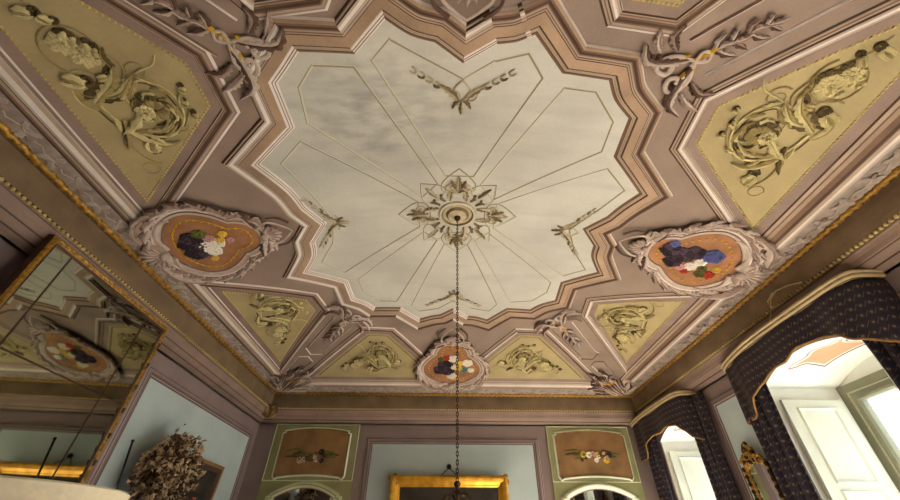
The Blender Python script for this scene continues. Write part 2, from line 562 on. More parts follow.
# pale centre field with its stepped outline (plan metres)
FP = [(.10, 1.59, 'c'), (.38, 1.41, 'c'), (.54, 1.385, 's'), (.68, 1.32, 'c'), (.99, 1.65, 'c'), (1.42, 1.69, 'c'), (1.54, 1.88, 's'), (1.74, 2.06, 'c'), (1.76, 2.53, 'c'),
      (2.20, 2.98, 'c'), (2.07, 3.21, 's'), (1.98, 3.42, 'c'), (1.76, 3.70, 'c'), (1.99, 4.00, 'c'), (2.03, 4.24, 's'), (2.21, 4.56, 'c'), (1.77, 4.94, 'c'), (1.79, 5.44, 'c'), (1.58, 5.58, 's'), (1.43, 5.77, 'c'),
      (1.03, 5.77, 'c'), (.71, 6.12, 'c'), (.52, 6.04, 's'), (.37, 6.02, 'c'), (.10, 5.80, 'c'), (-.13, 5.99, 'c'), (-.29, 6.03, 's'), (-.49, 6.12, 'c'), (-.81, 5.79, 'c'), (-1.24, 5.77, 'c'), (-1.36, 5.60, 's'), (-1.54, 5.46, 'c'),
      (-1.56, 4.98, 'c'), (-2.05, 4.62, 'c'), (-1.86, 4.30, 's'), (-1.81, 4.02, 'c'), (-1.58, 3.68, 'c'), (-1.75, 3.36, 'c'), (-1.83, 3.05, 's'), (-2.03, 2.67, 'c'), (-1.56, 2.26, 'c'), (-1.57, 1.79, 'c'), (-1.44, 1.66, 's'), (-1.30, 1.51, 'c'),
      (-.83, 1.53, 'c'), (-.54, 1.24, 'c'), (-.35, 1.36, 's'), (-.15, 1.41, 'c')]
FPTS = spline([(p[0], p[1]) for p in FP], [p[2] for p in FP], 4)
mb = MB(); fill(mb, FPTS, surf, 0.006, FIELD, 0.12)
mb.build('center_field', ceiling)

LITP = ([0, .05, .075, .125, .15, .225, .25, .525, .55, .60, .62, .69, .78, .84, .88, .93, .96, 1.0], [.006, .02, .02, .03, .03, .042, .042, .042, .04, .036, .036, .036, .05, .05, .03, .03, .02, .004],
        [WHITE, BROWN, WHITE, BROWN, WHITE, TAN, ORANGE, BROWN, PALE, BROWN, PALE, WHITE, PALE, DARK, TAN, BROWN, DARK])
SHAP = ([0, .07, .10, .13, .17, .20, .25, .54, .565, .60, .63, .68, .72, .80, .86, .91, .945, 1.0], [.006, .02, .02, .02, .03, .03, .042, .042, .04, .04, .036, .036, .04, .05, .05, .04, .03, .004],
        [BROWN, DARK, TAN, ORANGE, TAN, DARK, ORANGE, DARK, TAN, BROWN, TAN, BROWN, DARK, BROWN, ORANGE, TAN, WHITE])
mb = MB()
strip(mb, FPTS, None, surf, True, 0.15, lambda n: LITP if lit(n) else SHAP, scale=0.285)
struct(mb.build('trim_1'), 'stepped brown and white moulding outlining the pale centre of the ceiling', 'moulding')

# petal outlines on the field
PET = {}
def pet(S, s, cls):
    return PET[(S, s, cls)]
PIN = 0.165
petals = []
def petal_line(pts):
    m_ = MB()
    nor, ms = miters(pts, True)
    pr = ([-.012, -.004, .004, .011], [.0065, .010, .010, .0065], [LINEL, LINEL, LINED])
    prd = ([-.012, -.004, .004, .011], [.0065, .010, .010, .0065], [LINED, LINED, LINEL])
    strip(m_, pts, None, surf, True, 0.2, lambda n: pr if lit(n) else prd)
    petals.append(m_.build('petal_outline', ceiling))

def nn(X, Y): return N2(X, Y)
# traced vertices (normalised plan): diagonal petals then axis petals, each closing near the rosette
cx, cy = .085, .085
petal_line([nn(-.253, -.393), nn(-.345, -.396), nn(-.391, -.354), nn(-.399, -.278), nn(-.115, -.060), nn(-.065, -.105)])
petal_line([nn(.246, -.364), nn(.322, -.36), nn(.392, -.299), nn(.394, -.225), nn(.115, -.055), nn(.07, -.105)])
petal_line([nn(-.391, .276), nn(-.384, .34), nn(-.327, .399), nn(-.251, .405), nn(-.07, .105), nn(-.115, .07)])
petal_line([nn(.395, .274), nn(.393, .329), nn(.342, .384), nn(.251, .40), nn(.07, .105), nn(.115, .07)])
petal_line([nn(-.209, -.405), nn(-.163, -.443), nn(-.09, -.412), nn(.002, -.374), nn(.07, -.41), nn(.144, -.426), nn(.188, -.381), nn(.045, -.13), nn(-.04, -.13)])
petal_line([nn(-.187, .428), nn(-.157, .462), nn(-.07, .445), nn(0, .398), nn(.075, .44), nn(.162, .456), nn(.193, .415), nn(.042, .12), nn(-.042, .12)])
petal_line([nn(-.431, -.235), nn(-.503, -.182), nn(-.45, -.08), nn(-.414, .008), nn(-.44, .095), nn(-.503, .175), nn(-.433, .235), nn(-.13, .05), nn(-.13, -.045)])
petal_line([nn(.429, -.182), nn(.503, -.127), nn(.445, -.04), nn(.39, .03), nn(.44, .12), nn(.503, .19), nn(.433, .235), nn(.13, .05), nn(.13, -.04)])

# ------------------------------------------------------------------ olive panels
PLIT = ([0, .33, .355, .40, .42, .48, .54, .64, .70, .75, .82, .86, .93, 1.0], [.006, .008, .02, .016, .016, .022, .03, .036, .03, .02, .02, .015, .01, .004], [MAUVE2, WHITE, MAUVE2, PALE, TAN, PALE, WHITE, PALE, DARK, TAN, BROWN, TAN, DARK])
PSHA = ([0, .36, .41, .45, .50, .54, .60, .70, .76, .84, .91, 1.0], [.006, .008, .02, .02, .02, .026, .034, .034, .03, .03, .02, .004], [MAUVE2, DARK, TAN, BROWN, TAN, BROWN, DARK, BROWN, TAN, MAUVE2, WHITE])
PANELS = [
    ('L', 1, [(-.872, -.125), (-.603, -.326), (-.606, -.407), (-.872, -.620)], 'large olive scrollwork panel at the top left of the ceiling, nearest the tall mirror'),
    ('L', -1, [(-.872, .228), (-.619, .354), (-.605, .424), (-.872, .735)], 'olive scrollwork panel between the left cartouche and the far left corner of the ceiling'),
    ('R', -1, [(.887, -.081), (.613, -.269), (.608, -.354), (.887, -.568)], 'large olive scrollwork panel at the top right of the ceiling, above the nearer window'),
    ('R', 1, [(.887, .233), (.617, .357), (.625, .425), (.887, .700)], 'olive scrollwork panel between the right cartouche and the far right corner of the ceiling'),
    ('B', 1, [(-.085, .885), (-.314, .603), (-.414, .596), (-.75, .885)], 'small olive ceiling panel with gilt scrollwork left of the cartouche over the far wall'),
    ('B', -1, [(.085, .885), (.33, .597), (.429, .597), (.75, .885)], 'small olive ceiling panel with gilt scrollwork right of the cartouche over the far wall'),
    ('F', 1, [(.085, -.80), (.326, -.515), (.418, -.509), (.72, -.80)], 'olive ceiling panel cut by the top edge of the photo, right of the front cartouche'),
    ('F', -1, [(-.085, -.80), (-.315, -.525), (-.41, -.515), (-.72, -.80)], 'olive ceiling panel at the top edge of the photo, left of the front cartouche'),
]


def scrollwork(root, S, s):
    P = lambda a, b: W(S, s, a, b)
    hand = 1 if s > 0 else -1
    G = globals()
    def leaf(mb, pts, w, *a_, **k_): G['leaf'](mb, pts, w * .84, *a_, **k_)
    def vine(mb, pts, r0, r1, *a_, **k_): G['vine'](mb, pts, r0 * .85, r1 * .85, *a_, **k_)
    def flower(mb, c, r, *a_, **k_): G['flower'](mb, c, r * .84, *a_, **k_)
    st = MB(); lf = MB(); fl = MB(); bd = MB()
    # main spiral stem
    sp = [(.812, .385), (.80, .345), (.772, .315), (.725, .302), (.682, .322), (.662, .362), (.672, .402), (.704, .425), (.738, .418), (.757, .395), (.752, .372)]
    vine(st, [P(*q) for q in sp], 0.017, 0.009, OLIVER, 0.022, 50)
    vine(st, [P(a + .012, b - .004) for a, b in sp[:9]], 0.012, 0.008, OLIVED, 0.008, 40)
    # stem out to the flower cluster and the far bud
    sp2 = [(.742, .43), (.728, .455), (.742, .492), (.772, .53), (.80, .562), (.812, .60)]
    vine(st, [P(*q) for q in sp2], 0.010, 0.005, OLIVEM, 0.016, 36)
    curl(st, P(.79, .497), .2, 2.2 * hand, .8 * hand, .010, OLIVEM, 0.015, .8, ball=False)
    curl(st, P(.808, .432), .13, 1 * hand, .8 * hand, .008, OLIVEM, 0.014, .8, ball=False)
    curl(st, P(.705, .445), .1, 1 * hand, 1.2 * hand, .008, OLIVEM, 0.014, .35, ball=False)
    # lower tail
    vine(st, [P(*q) for q in [(.79, .33), (.806, .305), (.806, .275), (.79, .25), (.775, .243)]], 0.014, 0.007, OLIVEM, 0.02, 22)
    curl(st, P(.805, .235), .07, 0, 1.0 * hand, .006, OLIVEM, 0.012, .85, ball=False)
    vine(st, [P(*q) for q in [(.742, .43), (.70, .445), (.67, .455), (.655, .475)]], 0.012, 0.006, OLIVER, 0.02, 18)
    vine(st, [P(*q) for q in [(.70, .305), (.668, .33), (.648, .365), (.65, .40)]], 0.014, 0.006, OLIVEM, 0.022, 22)
    # acanthus leaves
    for pts, w, m_, lo in [([(.815, .392), (.79, .408), (.76, .428), (.738, .46)], .085, OLIVER, 5), ([(.79, .40), (.755, .408), (.72, .438)], .07, OLIVER, 4),
                           ([(.822, .375), (.835, .40), (.83, .43)], .05, OLIVER, 3), ([(.80, .33), (.772, .30), (.735, .285), (.70, .29)], .055, OLIVER, 4),
                           ([(.765, .32), (.72, .318), (.685, .34)], .05, OLIVER, 4), ([(.79, .35), (.80, .318), (.815, .29)], .05, OLIVEM, 3),
                           ([(.742, .455), (.745, .48), (.735, .50)], .035, OLIVEM, 3)]:
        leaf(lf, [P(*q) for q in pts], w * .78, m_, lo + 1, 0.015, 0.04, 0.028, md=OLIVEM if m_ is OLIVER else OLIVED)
    for pts, w in [([(.825, .40), (.80, .415), (.765, .435), (.745, .465)], .09), ([(.80, .39), (.76, .40), (.725, .43)], .07), ([(.77, .31), (.72, .31), (.675, .34)], .06)]:
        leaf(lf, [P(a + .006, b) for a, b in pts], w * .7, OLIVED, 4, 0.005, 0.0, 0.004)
    ring = smooth_path([P(*q) for q in sp], 50); ctr = Vector(P(.715, .362))
    for q in range(4, 46, 4):
        a_ = Vector(ring[q]); b_ = Vector(ring[min(49, q + 4)]); o_ = (a_ - ctr); o_ = o_ / (o_.length or 1)
        sgn = 1 if q % 8 else -.8
        leaf(lf, [tuple(a_), tuple((a_ + b_) / 2 + o_ * .035 * sgn), tuple(b_ + o_ * .07 * sgn)], .032, OLIVER if q % 8 else OLIVEM, 3, .02, .03, .02, md=OLIVEM)
    for q in range(6):
        an = q * 1.05; leaf(lf, [tuple(ctr + Vector((cos(an), sin(an))) * .10), tuple(ctr + Vector((cos(an + .5), sin(an + .5))) * .15), tuple(ctr + Vector((cos(an + .95), sin(an + .95))) * .155)], .035, OLIVEM if q % 2 else OLIVER, 3, .02, .03, .02, md=OLIVED)
    # rosette in the eye of the spiral: dark cup, pale petals
    c = P(.722, .368)
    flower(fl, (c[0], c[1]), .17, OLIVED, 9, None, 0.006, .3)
    c1 = P(.716, .362)
    flower(fl, c1, .13, OLIVEM, 7, None, 0.03, .1)
    c2 = P(.735, .362)
    flower(fl, c2, .09, OLIVER, 6, OLIVER, 0.055, .7, layers=2)
    leaf(fl, [P(.745, .358), P(.775, .335), P(.80, .325)], .055, OLIVER, 3, .03, .04, .03)
    for (a, b, r) in [(.775, .487, .125), (.797, .512, .105)]:
        c = P(a, b)
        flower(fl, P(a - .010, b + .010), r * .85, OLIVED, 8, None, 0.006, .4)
        flower(fl, c, r, OLIVER, 7, None, 0.022, .9, layers=3)
        for q in range(5):
            fl.ball(surf(c[0] + .04 * cos(q * 2.4) + .06, c[1] + .04 * sin(q * 2.4) - .03 * hand, .045), .02, OLIVER)
    # buds
    def bud(a, b, r, ang):
        c = P(a, b)
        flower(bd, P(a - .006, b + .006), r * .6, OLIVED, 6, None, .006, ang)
        for k in (-.6, 0, .6):
            leaf(bd, [c, (c[0] + r * .6 * cos(ang + k), c[1] + r * .6 * sin(ang + k)), (c[0] + r * 1.2 * cos(ang + k * .4), c[1] + r * 1.2 * sin(ang + k * .4))], r * .4, OLIVER if k else OLIVEM, 2, .02, .04, .03)
    D = AX[S]; base = math.atan2(D[1], D[0])
    bud(.81, .43, .105, base + .6); bud(.81, .57, .075, base + .4); bud(.775, .272, .11, base + 2)
    for a, b in [(.646, .402), (.656, .372), (.65, .343)]:
        bud(a, b, .05, base + pi + .5)
    bud(.762, .44, .05, base); bud(.79, .55, .06, base + 1)
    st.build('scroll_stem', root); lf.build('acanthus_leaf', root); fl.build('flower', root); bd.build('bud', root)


for S, s, pn, lab in PANELS:
    pts = [nn(*q) for q in pn]
    c = (sum(p[0] for p in pts) / 4, sum(p[1] for p in pts) / 4)
    root = thing('ceiling_panel', surf(c[0], c[1]), lab, 'ceiling panel', 'olive scrollwork panels around the ceiling')
    mb = MB(); fill(mb, pts, surf, 0.006, OLIVE, 0.14); mb.build('panel_ground', root)
    mb = MB()
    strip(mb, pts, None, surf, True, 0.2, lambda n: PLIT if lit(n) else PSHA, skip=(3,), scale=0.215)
    mb.build('panel_moulding', root)
    if S != 'B' and not (S == 'F' and s < 0):
        mb = MB(); beads(mb, offset_poly(pts, -.012), .038, .0125, BEAD, surf, .012, True)
        o = mb.build('bead_border', root)
    else:
        mb = MB(); strip(mb, pts, ([-.06, -.045, -.03], [.0065, .012, .0065], [OLIVED, OLIVEM]), surf, True, .2, skip=(3,)); mb.build('panel_line', root)
    scrollwork(root, S, s)

# ------------------------------------------------------------------ rectangular band of mouldings, leaf frieze and gilded rope
FR = [0, .17, .19, .25, .27, .31, .38, .43, .46, .51, .55, .60, .95]
DRP = [.006, .01, .02, .016, .02, .036, .045, .04, .03, .03, .03, .02, .012]
BM = {'L': [MAUVE2, WHITE, MAUVE2, PALE, TAN, WHITE, PALE, DARK, TAN, BROWN, DARK, LEAFBG], 'R': [MAUVE2, DARK, TAN, BROWN, TAN, BROWN, DARK, BROWN, TAN, WHITE, PALE, LEAFBG],
      'B': [MAUVE2, PALE, MAUVE2, TAN, PALE, WHITE, PALE, DARK, TAN, BROWN, TAN, LEAFBG], 'F': [MAUVE2, PALE, MAUVE2, TAN, PALE, WHITE, PALE, DARK, TAN, BROWN, TAN, LEAFBG]}
IN = (MX - .872 * A, MX + .887 * A, MY - .80 * B, MY + .885 * B)
def rect(f):
    return tuple(IN[i] + ((GL, GR, GF, GB)[i] - IN[i]) * f for i in range(4))
def side_pts(S, f, n=60):
    x0, x1, y0, y1 = rect(f)
    e = {'L': ((x0, y0), (x0, y1)), 'R': ((x1, y1), (x1, y0)), 'B': ((x0, y1), (x1, y1)), 'F': ((x1, y0), (x0, y0))}[S]
    return [(e[0][0] + (e[1][0] - e[0][0]) * i / n, e[0][1] + (e[1][1] - e[0][1]) * i / n) for i in range(n + 1)]
SIDE = {'L': 'left', 'R': 'right', 'B': 'far', 'F': 'near'}
tn = 2
for S in 'LRBF':
    mb = MB()
    for q in range(len(FR) - 1):
        mb.grid([[surf(x, y, DRP[q]) for x, y in side_pts(S, FR[q])], [surf(x, y, DRP[q + 1]) for x, y in side_pts(S, FR[q + 1])]], BM[S][q])
    o = struct(mb.build('trim_%d' % tn), 'straight mauve and white moulding with a leaf frieze along the %s side of the ceiling' % SIDE[S], 'moulding'); tn += 1
    # relief of vine leaves
    pm = side_pts(S, .775, 200); a, b = pm[0], pm[-1]
    l = (Vector(b) - Vector(a)).length; n = int(l / .30)
    d = (Vector(b) - Vector(a)) / l; nv = Vector((d.y, -d.x))
    wd = (Vector(side_pts(S, .95)[3]) - Vector(side_pts(S, .6)[3])).length * .42
    if wd > .14: wd = .14
    mb = MB()
    for k in range(n):
        c0 = Vector(a) + d * (l * (k + .5) / n); sg = 1 if k % 2 else -1
        pf = lambda u, v: tuple(c0 + d * u + nv * v)
        for (u, v, u2, v2, w_, m_) in [(-.02, 0, .08, sg * wd * .7, .038, LEAFM), (-.02, 0, -.09, sg * wd * .6, .034, LEAFM), (0, 0, .02, -sg * wd * .8, .038, LEAFM), (.02, 0, .11, -sg * wd * .3, .03, STUCM)]:
            leaf(mb, [pf(u, v), pf((u + u2) / 2 + .01, (v + v2) / 2), pf(u2, v2)], w_, m_, 2, .016, .02, .012, 9)
        vine(mb, [pf(-.15, -sg * wd * .2), pf(-.05, sg * wd * .15), pf(.05, -sg * wd * .1), pf(.15, sg * wd * .2)], .006, .006, PALE, .022, 8)
    mb.build('leaf_frieze', o)

def rope(S):
    pts = side_pts(S, 1.0, 2); a, b = Vector(pts[0]), Vector(pts[-1]); l = (b - a).length
    n = int(l / .02); rows = []
    d = (b - a) / l; nv = Vector((d.y, -d.x))
    for i in range(n + 1):
        t = i / n * l; p = a + d * t; r_ = []
        for j in range(12):
            ph = 2 * pi * j / 12
            rr = .042 * (1 + .2 * sin(2 * pi * t / .10 + 2 * ph) + .16 * sin(2 * pi * t / .043 - 3 * ph))
            q = p + nv * (rr * cos(ph))
            r_.append((q.x, q.y, ZG + CZ - .01 + rr * sin(ph)))
        rows.append(r_)
    m_ = MB(); m_.grid(rows, GOLD, True)
    return m_
for S in 'LRBF':
    struct(rope(S).build('trim_%d' % tn, angle=70), 'gilded leaf rope moulding at the foot of the vault on the %s side' % SIDE[S], 'moulding'); tn += 1

# ------------------------------------------------------------------ cornice
CP = [(0, 2.80, BROWNGOLD), (.00, 2.755, CORND), (.03, 2.74, BROWNGOLD), (.02, 2.67, BROWNGOLD), (.03, 2.60, BROWNGOLD), (.05, 2.53, BROWNGOLD), (.08, 2.485, CORND), (.14, 2.475, CORN), (.14, 2.445, CORND), (.17, 2.44, CORN), (.22, 2.425, CORN),
      (.27, 2.39, CORN), (.30, 2.345, CORN), (.33, 2.335, CORND), (.40, 2.335, CORN), (.46, 2.32, CORN), (.54, 2.30, CORN), (.64, 2.285, CORND), (.66, 2.27, CORN), (.8, 2.262, CORN), (1.0, 2.245, GREENL), (1.0, 2.215, None)]
def crect(f):
    return (GL + (XL - GL) * f, GR + (XR - GR) * f, GF + (YF - GF) * f, GB + (YB - GB) * f)
def cside(S, f, n=40):
    x0, x1, y0, y1 = crect(f)
    e = {'L': ((x0, y0), (x0, y1)), 'R': ((x1, y1), (x1, y0)), 'B': ((x0, y1), (x1, y1)), 'F': ((x1, y0), (x0, y0))}[S]
    return [(e[0][0] + (e[1][0] - e[0][0]) * i / n, e[0][1] + (e[1][1] - e[0][1]) * i / n) for i in range(n + 1)]
for S in 'LRBF':
    mb = MB()
    for q in range(len(CP) - 1):
        f0, z0, m_ = CP[q]; f1, z1, _ = CP[q + 1]
        ins = -.012 if False else 0
        mb.grid([[(x, y, z0 + CZ) for x, y in cside(S, f0)], [(x, y, z1 + CZ) for x, y in cside(S, f1)]], m_)
    o = struct(mb.build('trim_%d' % tn, angle=25), 'brown frieze and stepped mauve cornice at the top of the %s wall' % SIDE[S], 'cornice'); tn += 1
    e = cside(S, .10, 1); mb = MB()
    l = (Vector(e[1]) - Vector(e[0])).length; k = int(l / .055)
    for i in range(k):
        p = Vector(e[0]).lerp(Vector(e[1]), (i + .5) / k)
        mb.ball((p.x, p.y, 2.468 + CZ), .02, BEAD, 6, 3)
    mb.build('bead_row', o)

# ------------------------------------------------------------------ cartouches
CARTS = [('L', 'flower cartouche on the left side of the ceiling, dark and white blooms on terracotta'),
         ('R', 'flower cartouche on the right side of the ceiling, with one large blue bloom'),
         ('B', 'painted flower cartouche centred over the far wall, crossed by the hanging chain'),
         ('F', 'painted flower cartouche at the top edge of the photo, only its shell tip showing')]
PAINT = [(.652, 0), (.662, .042), (.69, .064), (.715, .07), (.755, .112), (.805, .136), (.855, .12), (.893, .065), (.905, 0)]
BLOOMS = {
    'L': [(-3.11, 3.66, .16, NAVP), (-3.12, 3.81, .14, NAVP), (-3.10, 3.55, .10, NAVP), (-2.97, 3.74, .12, WHIP), (-2.87, 3.72, .10, WHIP), (-2.95, 3.85, .10, WHIP), (-2.92, 3.62, .07, PINKP), (-2.82, 3.68, .06, YELP), (-2.98, 3.52, .09, GRNP), (-2.76, 3.58, .06, YELP), (-2.72, 3.70, .05, PINKP), (-3.0, 3.98, .05, YELP)],
    'R': [(2.86, 3.75, .13, NAVP), (3.03, 3.80, .15, NAVP), (3.13, 3.72, .13, NAVP), (2.97, 3.95, .12, NAVP), (2.86, 3.64, .08, BLUP), (3.34, 3.71, .13, BLUP), (3.20, 3.98, .09, WHIP), (3.27, 3.86, .08, WHIP), (3.45, 4.06, .08, REDP), (3.17, 4.08, .07, REDP), (3.36, 4.08, .08, GRNP), (3.10, 4.03, .07, PINKP), (3.48, 3.92, .06, YELP), (3.33, 3.96, .06, GRNP)],
    'B': [(-.03, 7.50, .17, NAVP), (-.13, 7.66, .15, NAVP), (.03, 7.70, .14, NAVP), (.13, 7.28, .11, WHIP), (.42, 7.42, .12, WHIP), (.11, 7.86, .11, WHIP), (.24, 7.60, .10, YELP), (.27, 7.44, .09, YELP), (.2, 7.94, .08, YELP), (.36, 7.66, .09, TEAL), (.02, 7.26, .09, REDP), (.5, 7.66, .08, WHIP), (.14, 7.56, .09, WHIP), (-.12, 7.3, .07, GRNP)],
    'F': [(.0, -.35, .15, NAVP), (.2, -.3, .12, WHIP), (.1, -.15, .1, YELP)]}
for S, lab in CARTS:
    kb = .77 if S in 'LR' else 1.06
    P = lambda a, b: W(S, 1, a, b * kb)
    sc_ = lambda x, y, d=0.0: surf(x, y, d + .032)
    half = PAINT; full = [P(a, b) for a, b in half] + [P(a, -b) for a, b in half[-2:0:-1]]
    fl_ = ['s'] * len(full); fl_[3] = 'c'; fl_[len(full) - 3] = 'c'
    poly = spline(full, fl_, 5)
    c = P(.79, 0)
    D = AX[S]; base = math.atan2(D[1], D[0])
    k_ = 1.0 if S in 'LR' else 1.05
    root = thing('cartouche', surf(*c), lab, 'cartouche', 'flower cartouches at the middle of the ceiling sides')
    mb = MB(); fill(mb, poly, sc_, .02, PAINTG, .1); g = mb.build('painted_ground', root)
    # mauve backing under the scrolls
    mb = MB()
    strip(mb, poly, ([0, .014, .026, .055, .064, .082, .10, .125, .165], [.024, .034, .03, .042, .03, .042, .045, .036, -.028], [BROWN, PALE, STUC, BROWN, STUC, WHITE, STUCM, STUCD]), sc_, True, .1)
    mb.build('frame', root)
    mb = MB()
    if S == 'L': strip(mb, poly, ([-.09, -.083, -.076], [.021, .026, .021], [GOLDP, GOLDP]), sc_, True, .08)
    inner = resample(offset_poly(poly, -.085) + [offset_poly(poly, -.085)[0]], 37)[:-1]
    for x, y in inner: mb.ball(sc_(x, y, .024), .018, GOLDP, 6, 3, .7)
    mb.build('gold_border', g)
    # blooms
    for x, y, r, m_ in BLOOMS[S]:
        mb = MB()
        if r > .1:
            for q in range(5):
                an = q * 1.257 + x; mq = PURP if (m_ is NAVP and q % 2) else m_
                cflower(mb, (x + cos(an) * r * .5, y + sin(an) * r * .5), r * .5, mq, 6, None, .024 + .003 * q, an, layers=2)
        else: cflower(mb, (x, y), r * .9, m_, 6, None, .026, random.random() * 6, layers=2)
        mb.build('painted_bloom', g)
    # scroll leaves around the frame
    ring = resample(offset_poly(poly, .125) + [offset_poly(poly, .125)[0]], 181)
    for sd in (1, -1):
        mb = MB()
        idx = [6, 14, 22, 30, 38, 46, 54, 62, 70, 78]
        for q, i0 in enumerate(idx):
            seq = [ring[(sd * (i0 + t)) % 180] for t in (0, 3, 6, 9)]
            out = [ring[(sd * (i0 + t)) % 180] for t in (1, 4, 7)]
            _c = Vector(c)
            def push(p, k): v = Vector(p) - _c; return tuple(_c + v * k)
            cleaf(mb, [seq[0], push(seq[1], 1.02), push(seq[2], 1.05), push(seq[3], 1.03)], .055, STUC, 4, .04, .05, .04, md=STUCM)
            cleaf(mb, [push(out[0], 1.0), push(out[1], 1.09), push(out[2], 1.18)], .036, STUCM if q % 2 else STUC, 3, .03, .04, .03, md=STUCD)
            cc = push(seq[2], 1.07)
            ccurl(mb, cc, .045, q + base, 1.1 * sd, .013, STUC, .04, .25)
            mb.ball(sc_(*push(seq[0], 1.0), .045), .02, STUC)
        mb.build('scroll_leaf', root)
    # shell at the wall end
    mb = MB(); o0 = P(.915, 0); fan = .28 * k_
    for q in range(9):
        a_ = base + (q - 4) * .34
        r_ = fan * (1 - .05 * abs(q - 4))
        cleaf(mb, [o0, (o0[0] + cos(a_) * r_ * .5, o0[1] + sin(a_) * r_ * .5), (o0[0] + cos(a_) * r_ * .92, o0[1] + sin(a_) * r_ * .95)], .055, STUC, 1, .05, .03, .04, 7, md=STUCM)
    mb.ball(sc_(*o0, .07), .06, STUC, 8, 5)
    for sg in (1, -1):
        pts = [P(.90, sg * .02), P(.905, sg * .075), P(.875, sg * .125), P(.845, sg * .13)]
        cvine(mb, pts, .033, .015, STUC, .05, 20)
        cleaf(mb, [P(.95, sg * .06), P(.935, sg * .12), P(.90, sg * .155), P(.87, sg * .165)], .065, STUC, 4, .04, .05, .04, md=STUCM)
    mb.build('shell', root)
    # heart shell at the centre end
    mb = MB(); o1 = P(.628, 0)
    for q in range(7):
        a_ = base + pi + (q - 3) * .36; r_ = .20 * (1 - .06 * abs(q - 3)) * k_
        cleaf(mb, [o1, (o1[0] + cos(a_) * r_ * .5, o1[1] + sin(a_) * r_ * .5), (o1[0] + cos(a_) * r_, o1[1] + sin(a_) * r_)], .045, STUC, 1, .04, .03, .03, 6, md=STUCM)
    heart = [P(.548, 0), P(.566, .022), P(.592, .046), P(.62, .05), P(.64, .03)]
    for sg in (1, -1):
        hp = [P(.545, 0), P(.566, sg * .024), P(.595, sg * .047), P(.625, sg * .05), P(.645, sg * .03)]
        cvine(mb, hp, .010, .02, STUC, .04, 20)
        cvine(mb, [P(a_ - .012, b_ * 1.0) for a_, b_ in [(.56, sg * .034), (.59, sg * .062), (.62, sg * .066)]], .02, .012, STUCD, .02, 12)
        cleaf(mb, [P(.648, sg * .04), P(.655, sg * .07), P(.66, sg * .10)], .06, STUC, 3, .04, .05, .04, md=STUCD)
    mb.ball(sc_(*o1, .07), .05, STUC, 8, 5)
    mb.build('heart_shell', root)

# ------------------------------------------------------------------ diagonal strips: scroll ornament, inset lines, leaf drop; corner shells
DIAG = [('LF', -1, -1), ('LB', -1, 1), ('RF', 1, -1), ('RB', 1, 1)]
DLAB = {'LF': 'acanthus scroll ornament touched with gold at the top left of the ceiling', 'LB': 'acanthus scroll ornament with a leaf drop pointing to the far left corner of the room',
        'RF': 'acanthus scroll ornament with leaf drop at the top right of the ceiling', 'RB': 'acanthus scroll ornament with a leaf drop pointing to the far right corner of the room'}
for k, sx, sy in DIAG:
    def Q(u, v):
        # u along the diagonal from the field corner to the room corner (0..1), v across (+ towards the far/near wall)
        X = .455 + .40 * u - v * .70; Y = .452 + .385 * u + v * .72
        x, y = warp(sx * X, sy * Y)
        return (x, y)
    c = Q(.05, 0)
    root = thing('scroll_ornament', surf(*c), DLAB[k], 'ceiling ornament', 'acanthus scrolls on the ceiling diagonals')
    mb = MB()
    for sg in (1, -1):
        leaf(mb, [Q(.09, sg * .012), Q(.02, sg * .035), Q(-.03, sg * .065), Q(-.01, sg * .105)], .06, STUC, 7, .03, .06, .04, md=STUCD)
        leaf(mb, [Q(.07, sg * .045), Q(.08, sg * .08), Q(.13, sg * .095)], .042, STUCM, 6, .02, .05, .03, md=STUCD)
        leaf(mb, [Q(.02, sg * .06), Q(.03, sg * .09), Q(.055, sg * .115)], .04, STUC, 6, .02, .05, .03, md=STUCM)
    mb.build('acanthus_leaf', root)
    mb = MB()
    for sg in (1, -1):
        sp = [Q(.165, sg * .0), Q(.145, sg * .013), Q(.115, sg * .004), Q(.09, -sg * .014), Q(.06, -sg * .036), Q(.005, -sg * .045), Q(-.02, -sg * .028), Q(.0, -sg * .008), Q(.03, -sg * .014), Q(.025, -sg * .028)]
        vine(mb, sp, .013, .024, STUC, .04, 44)
    mb.build('scroll', root)
    mb = MB()
    for u, v in [(.05, .018), (.05, -.018), (.09, .0), (.02, .02), (.135, .0), (.02, -.02)]:
        q = Q(u, v); leaf(mb, [q, (q[0] + .03 * sx, q[1] + .04 * sy), (q[0] + .07 * sx, q[1] + .09 * sy)], .028, GOLDP, 2, .03, .03, .02)
        mb.ball(surf(*q, .05), .018, STUC)
    mb.build('gold_leaf', root)
    mb = MB()
    for i, u in enumerate((.18, .235, .29, .35)):
        for sg in (1, -1):
            leaf(mb, [Q(u, 0), Q(u + .02, sg * .018), Q(u + .05 - .02 * (i % 2), sg * (.030 - .003 * i))], .034 - i * .003, STUC if (i + sg) % 3 else STUCM, 3, .025, .05, .03, md=STUCD)
        leaf(mb, [Q(u, 0), Q(u + .03, .004 * (-1) ** i), Q(u + .06, 0)], .03, STUC, 3, .03, .05, .03, md=STUCM)
    vine(mb, [Q(.16, 0), Q(.28, .004), Q(.40, 0)], .007, .004, STUCD, .015, 12)
    mb.build('leaf_drop', root)
    mb = MB()
    LP = ([-.018, -.004, .01], [.006, .02, .006], [WHITE, BROWN])
    strip(mb, [Q(.12, .050), Q(.56, .038), Q(.60, .046), Q(.66, .0), Q(.60, -.046), Q(.56, -.038), Q(.12, -.050)], LP, surf, False, .15)
    strip(mb, [Q(.98, .026), Q(.74, .034), Q(.70, .0), Q(.74, -.034), Q(.98, -.026)], LP, surf, False, .15)
    mb.build('inset_line', root)

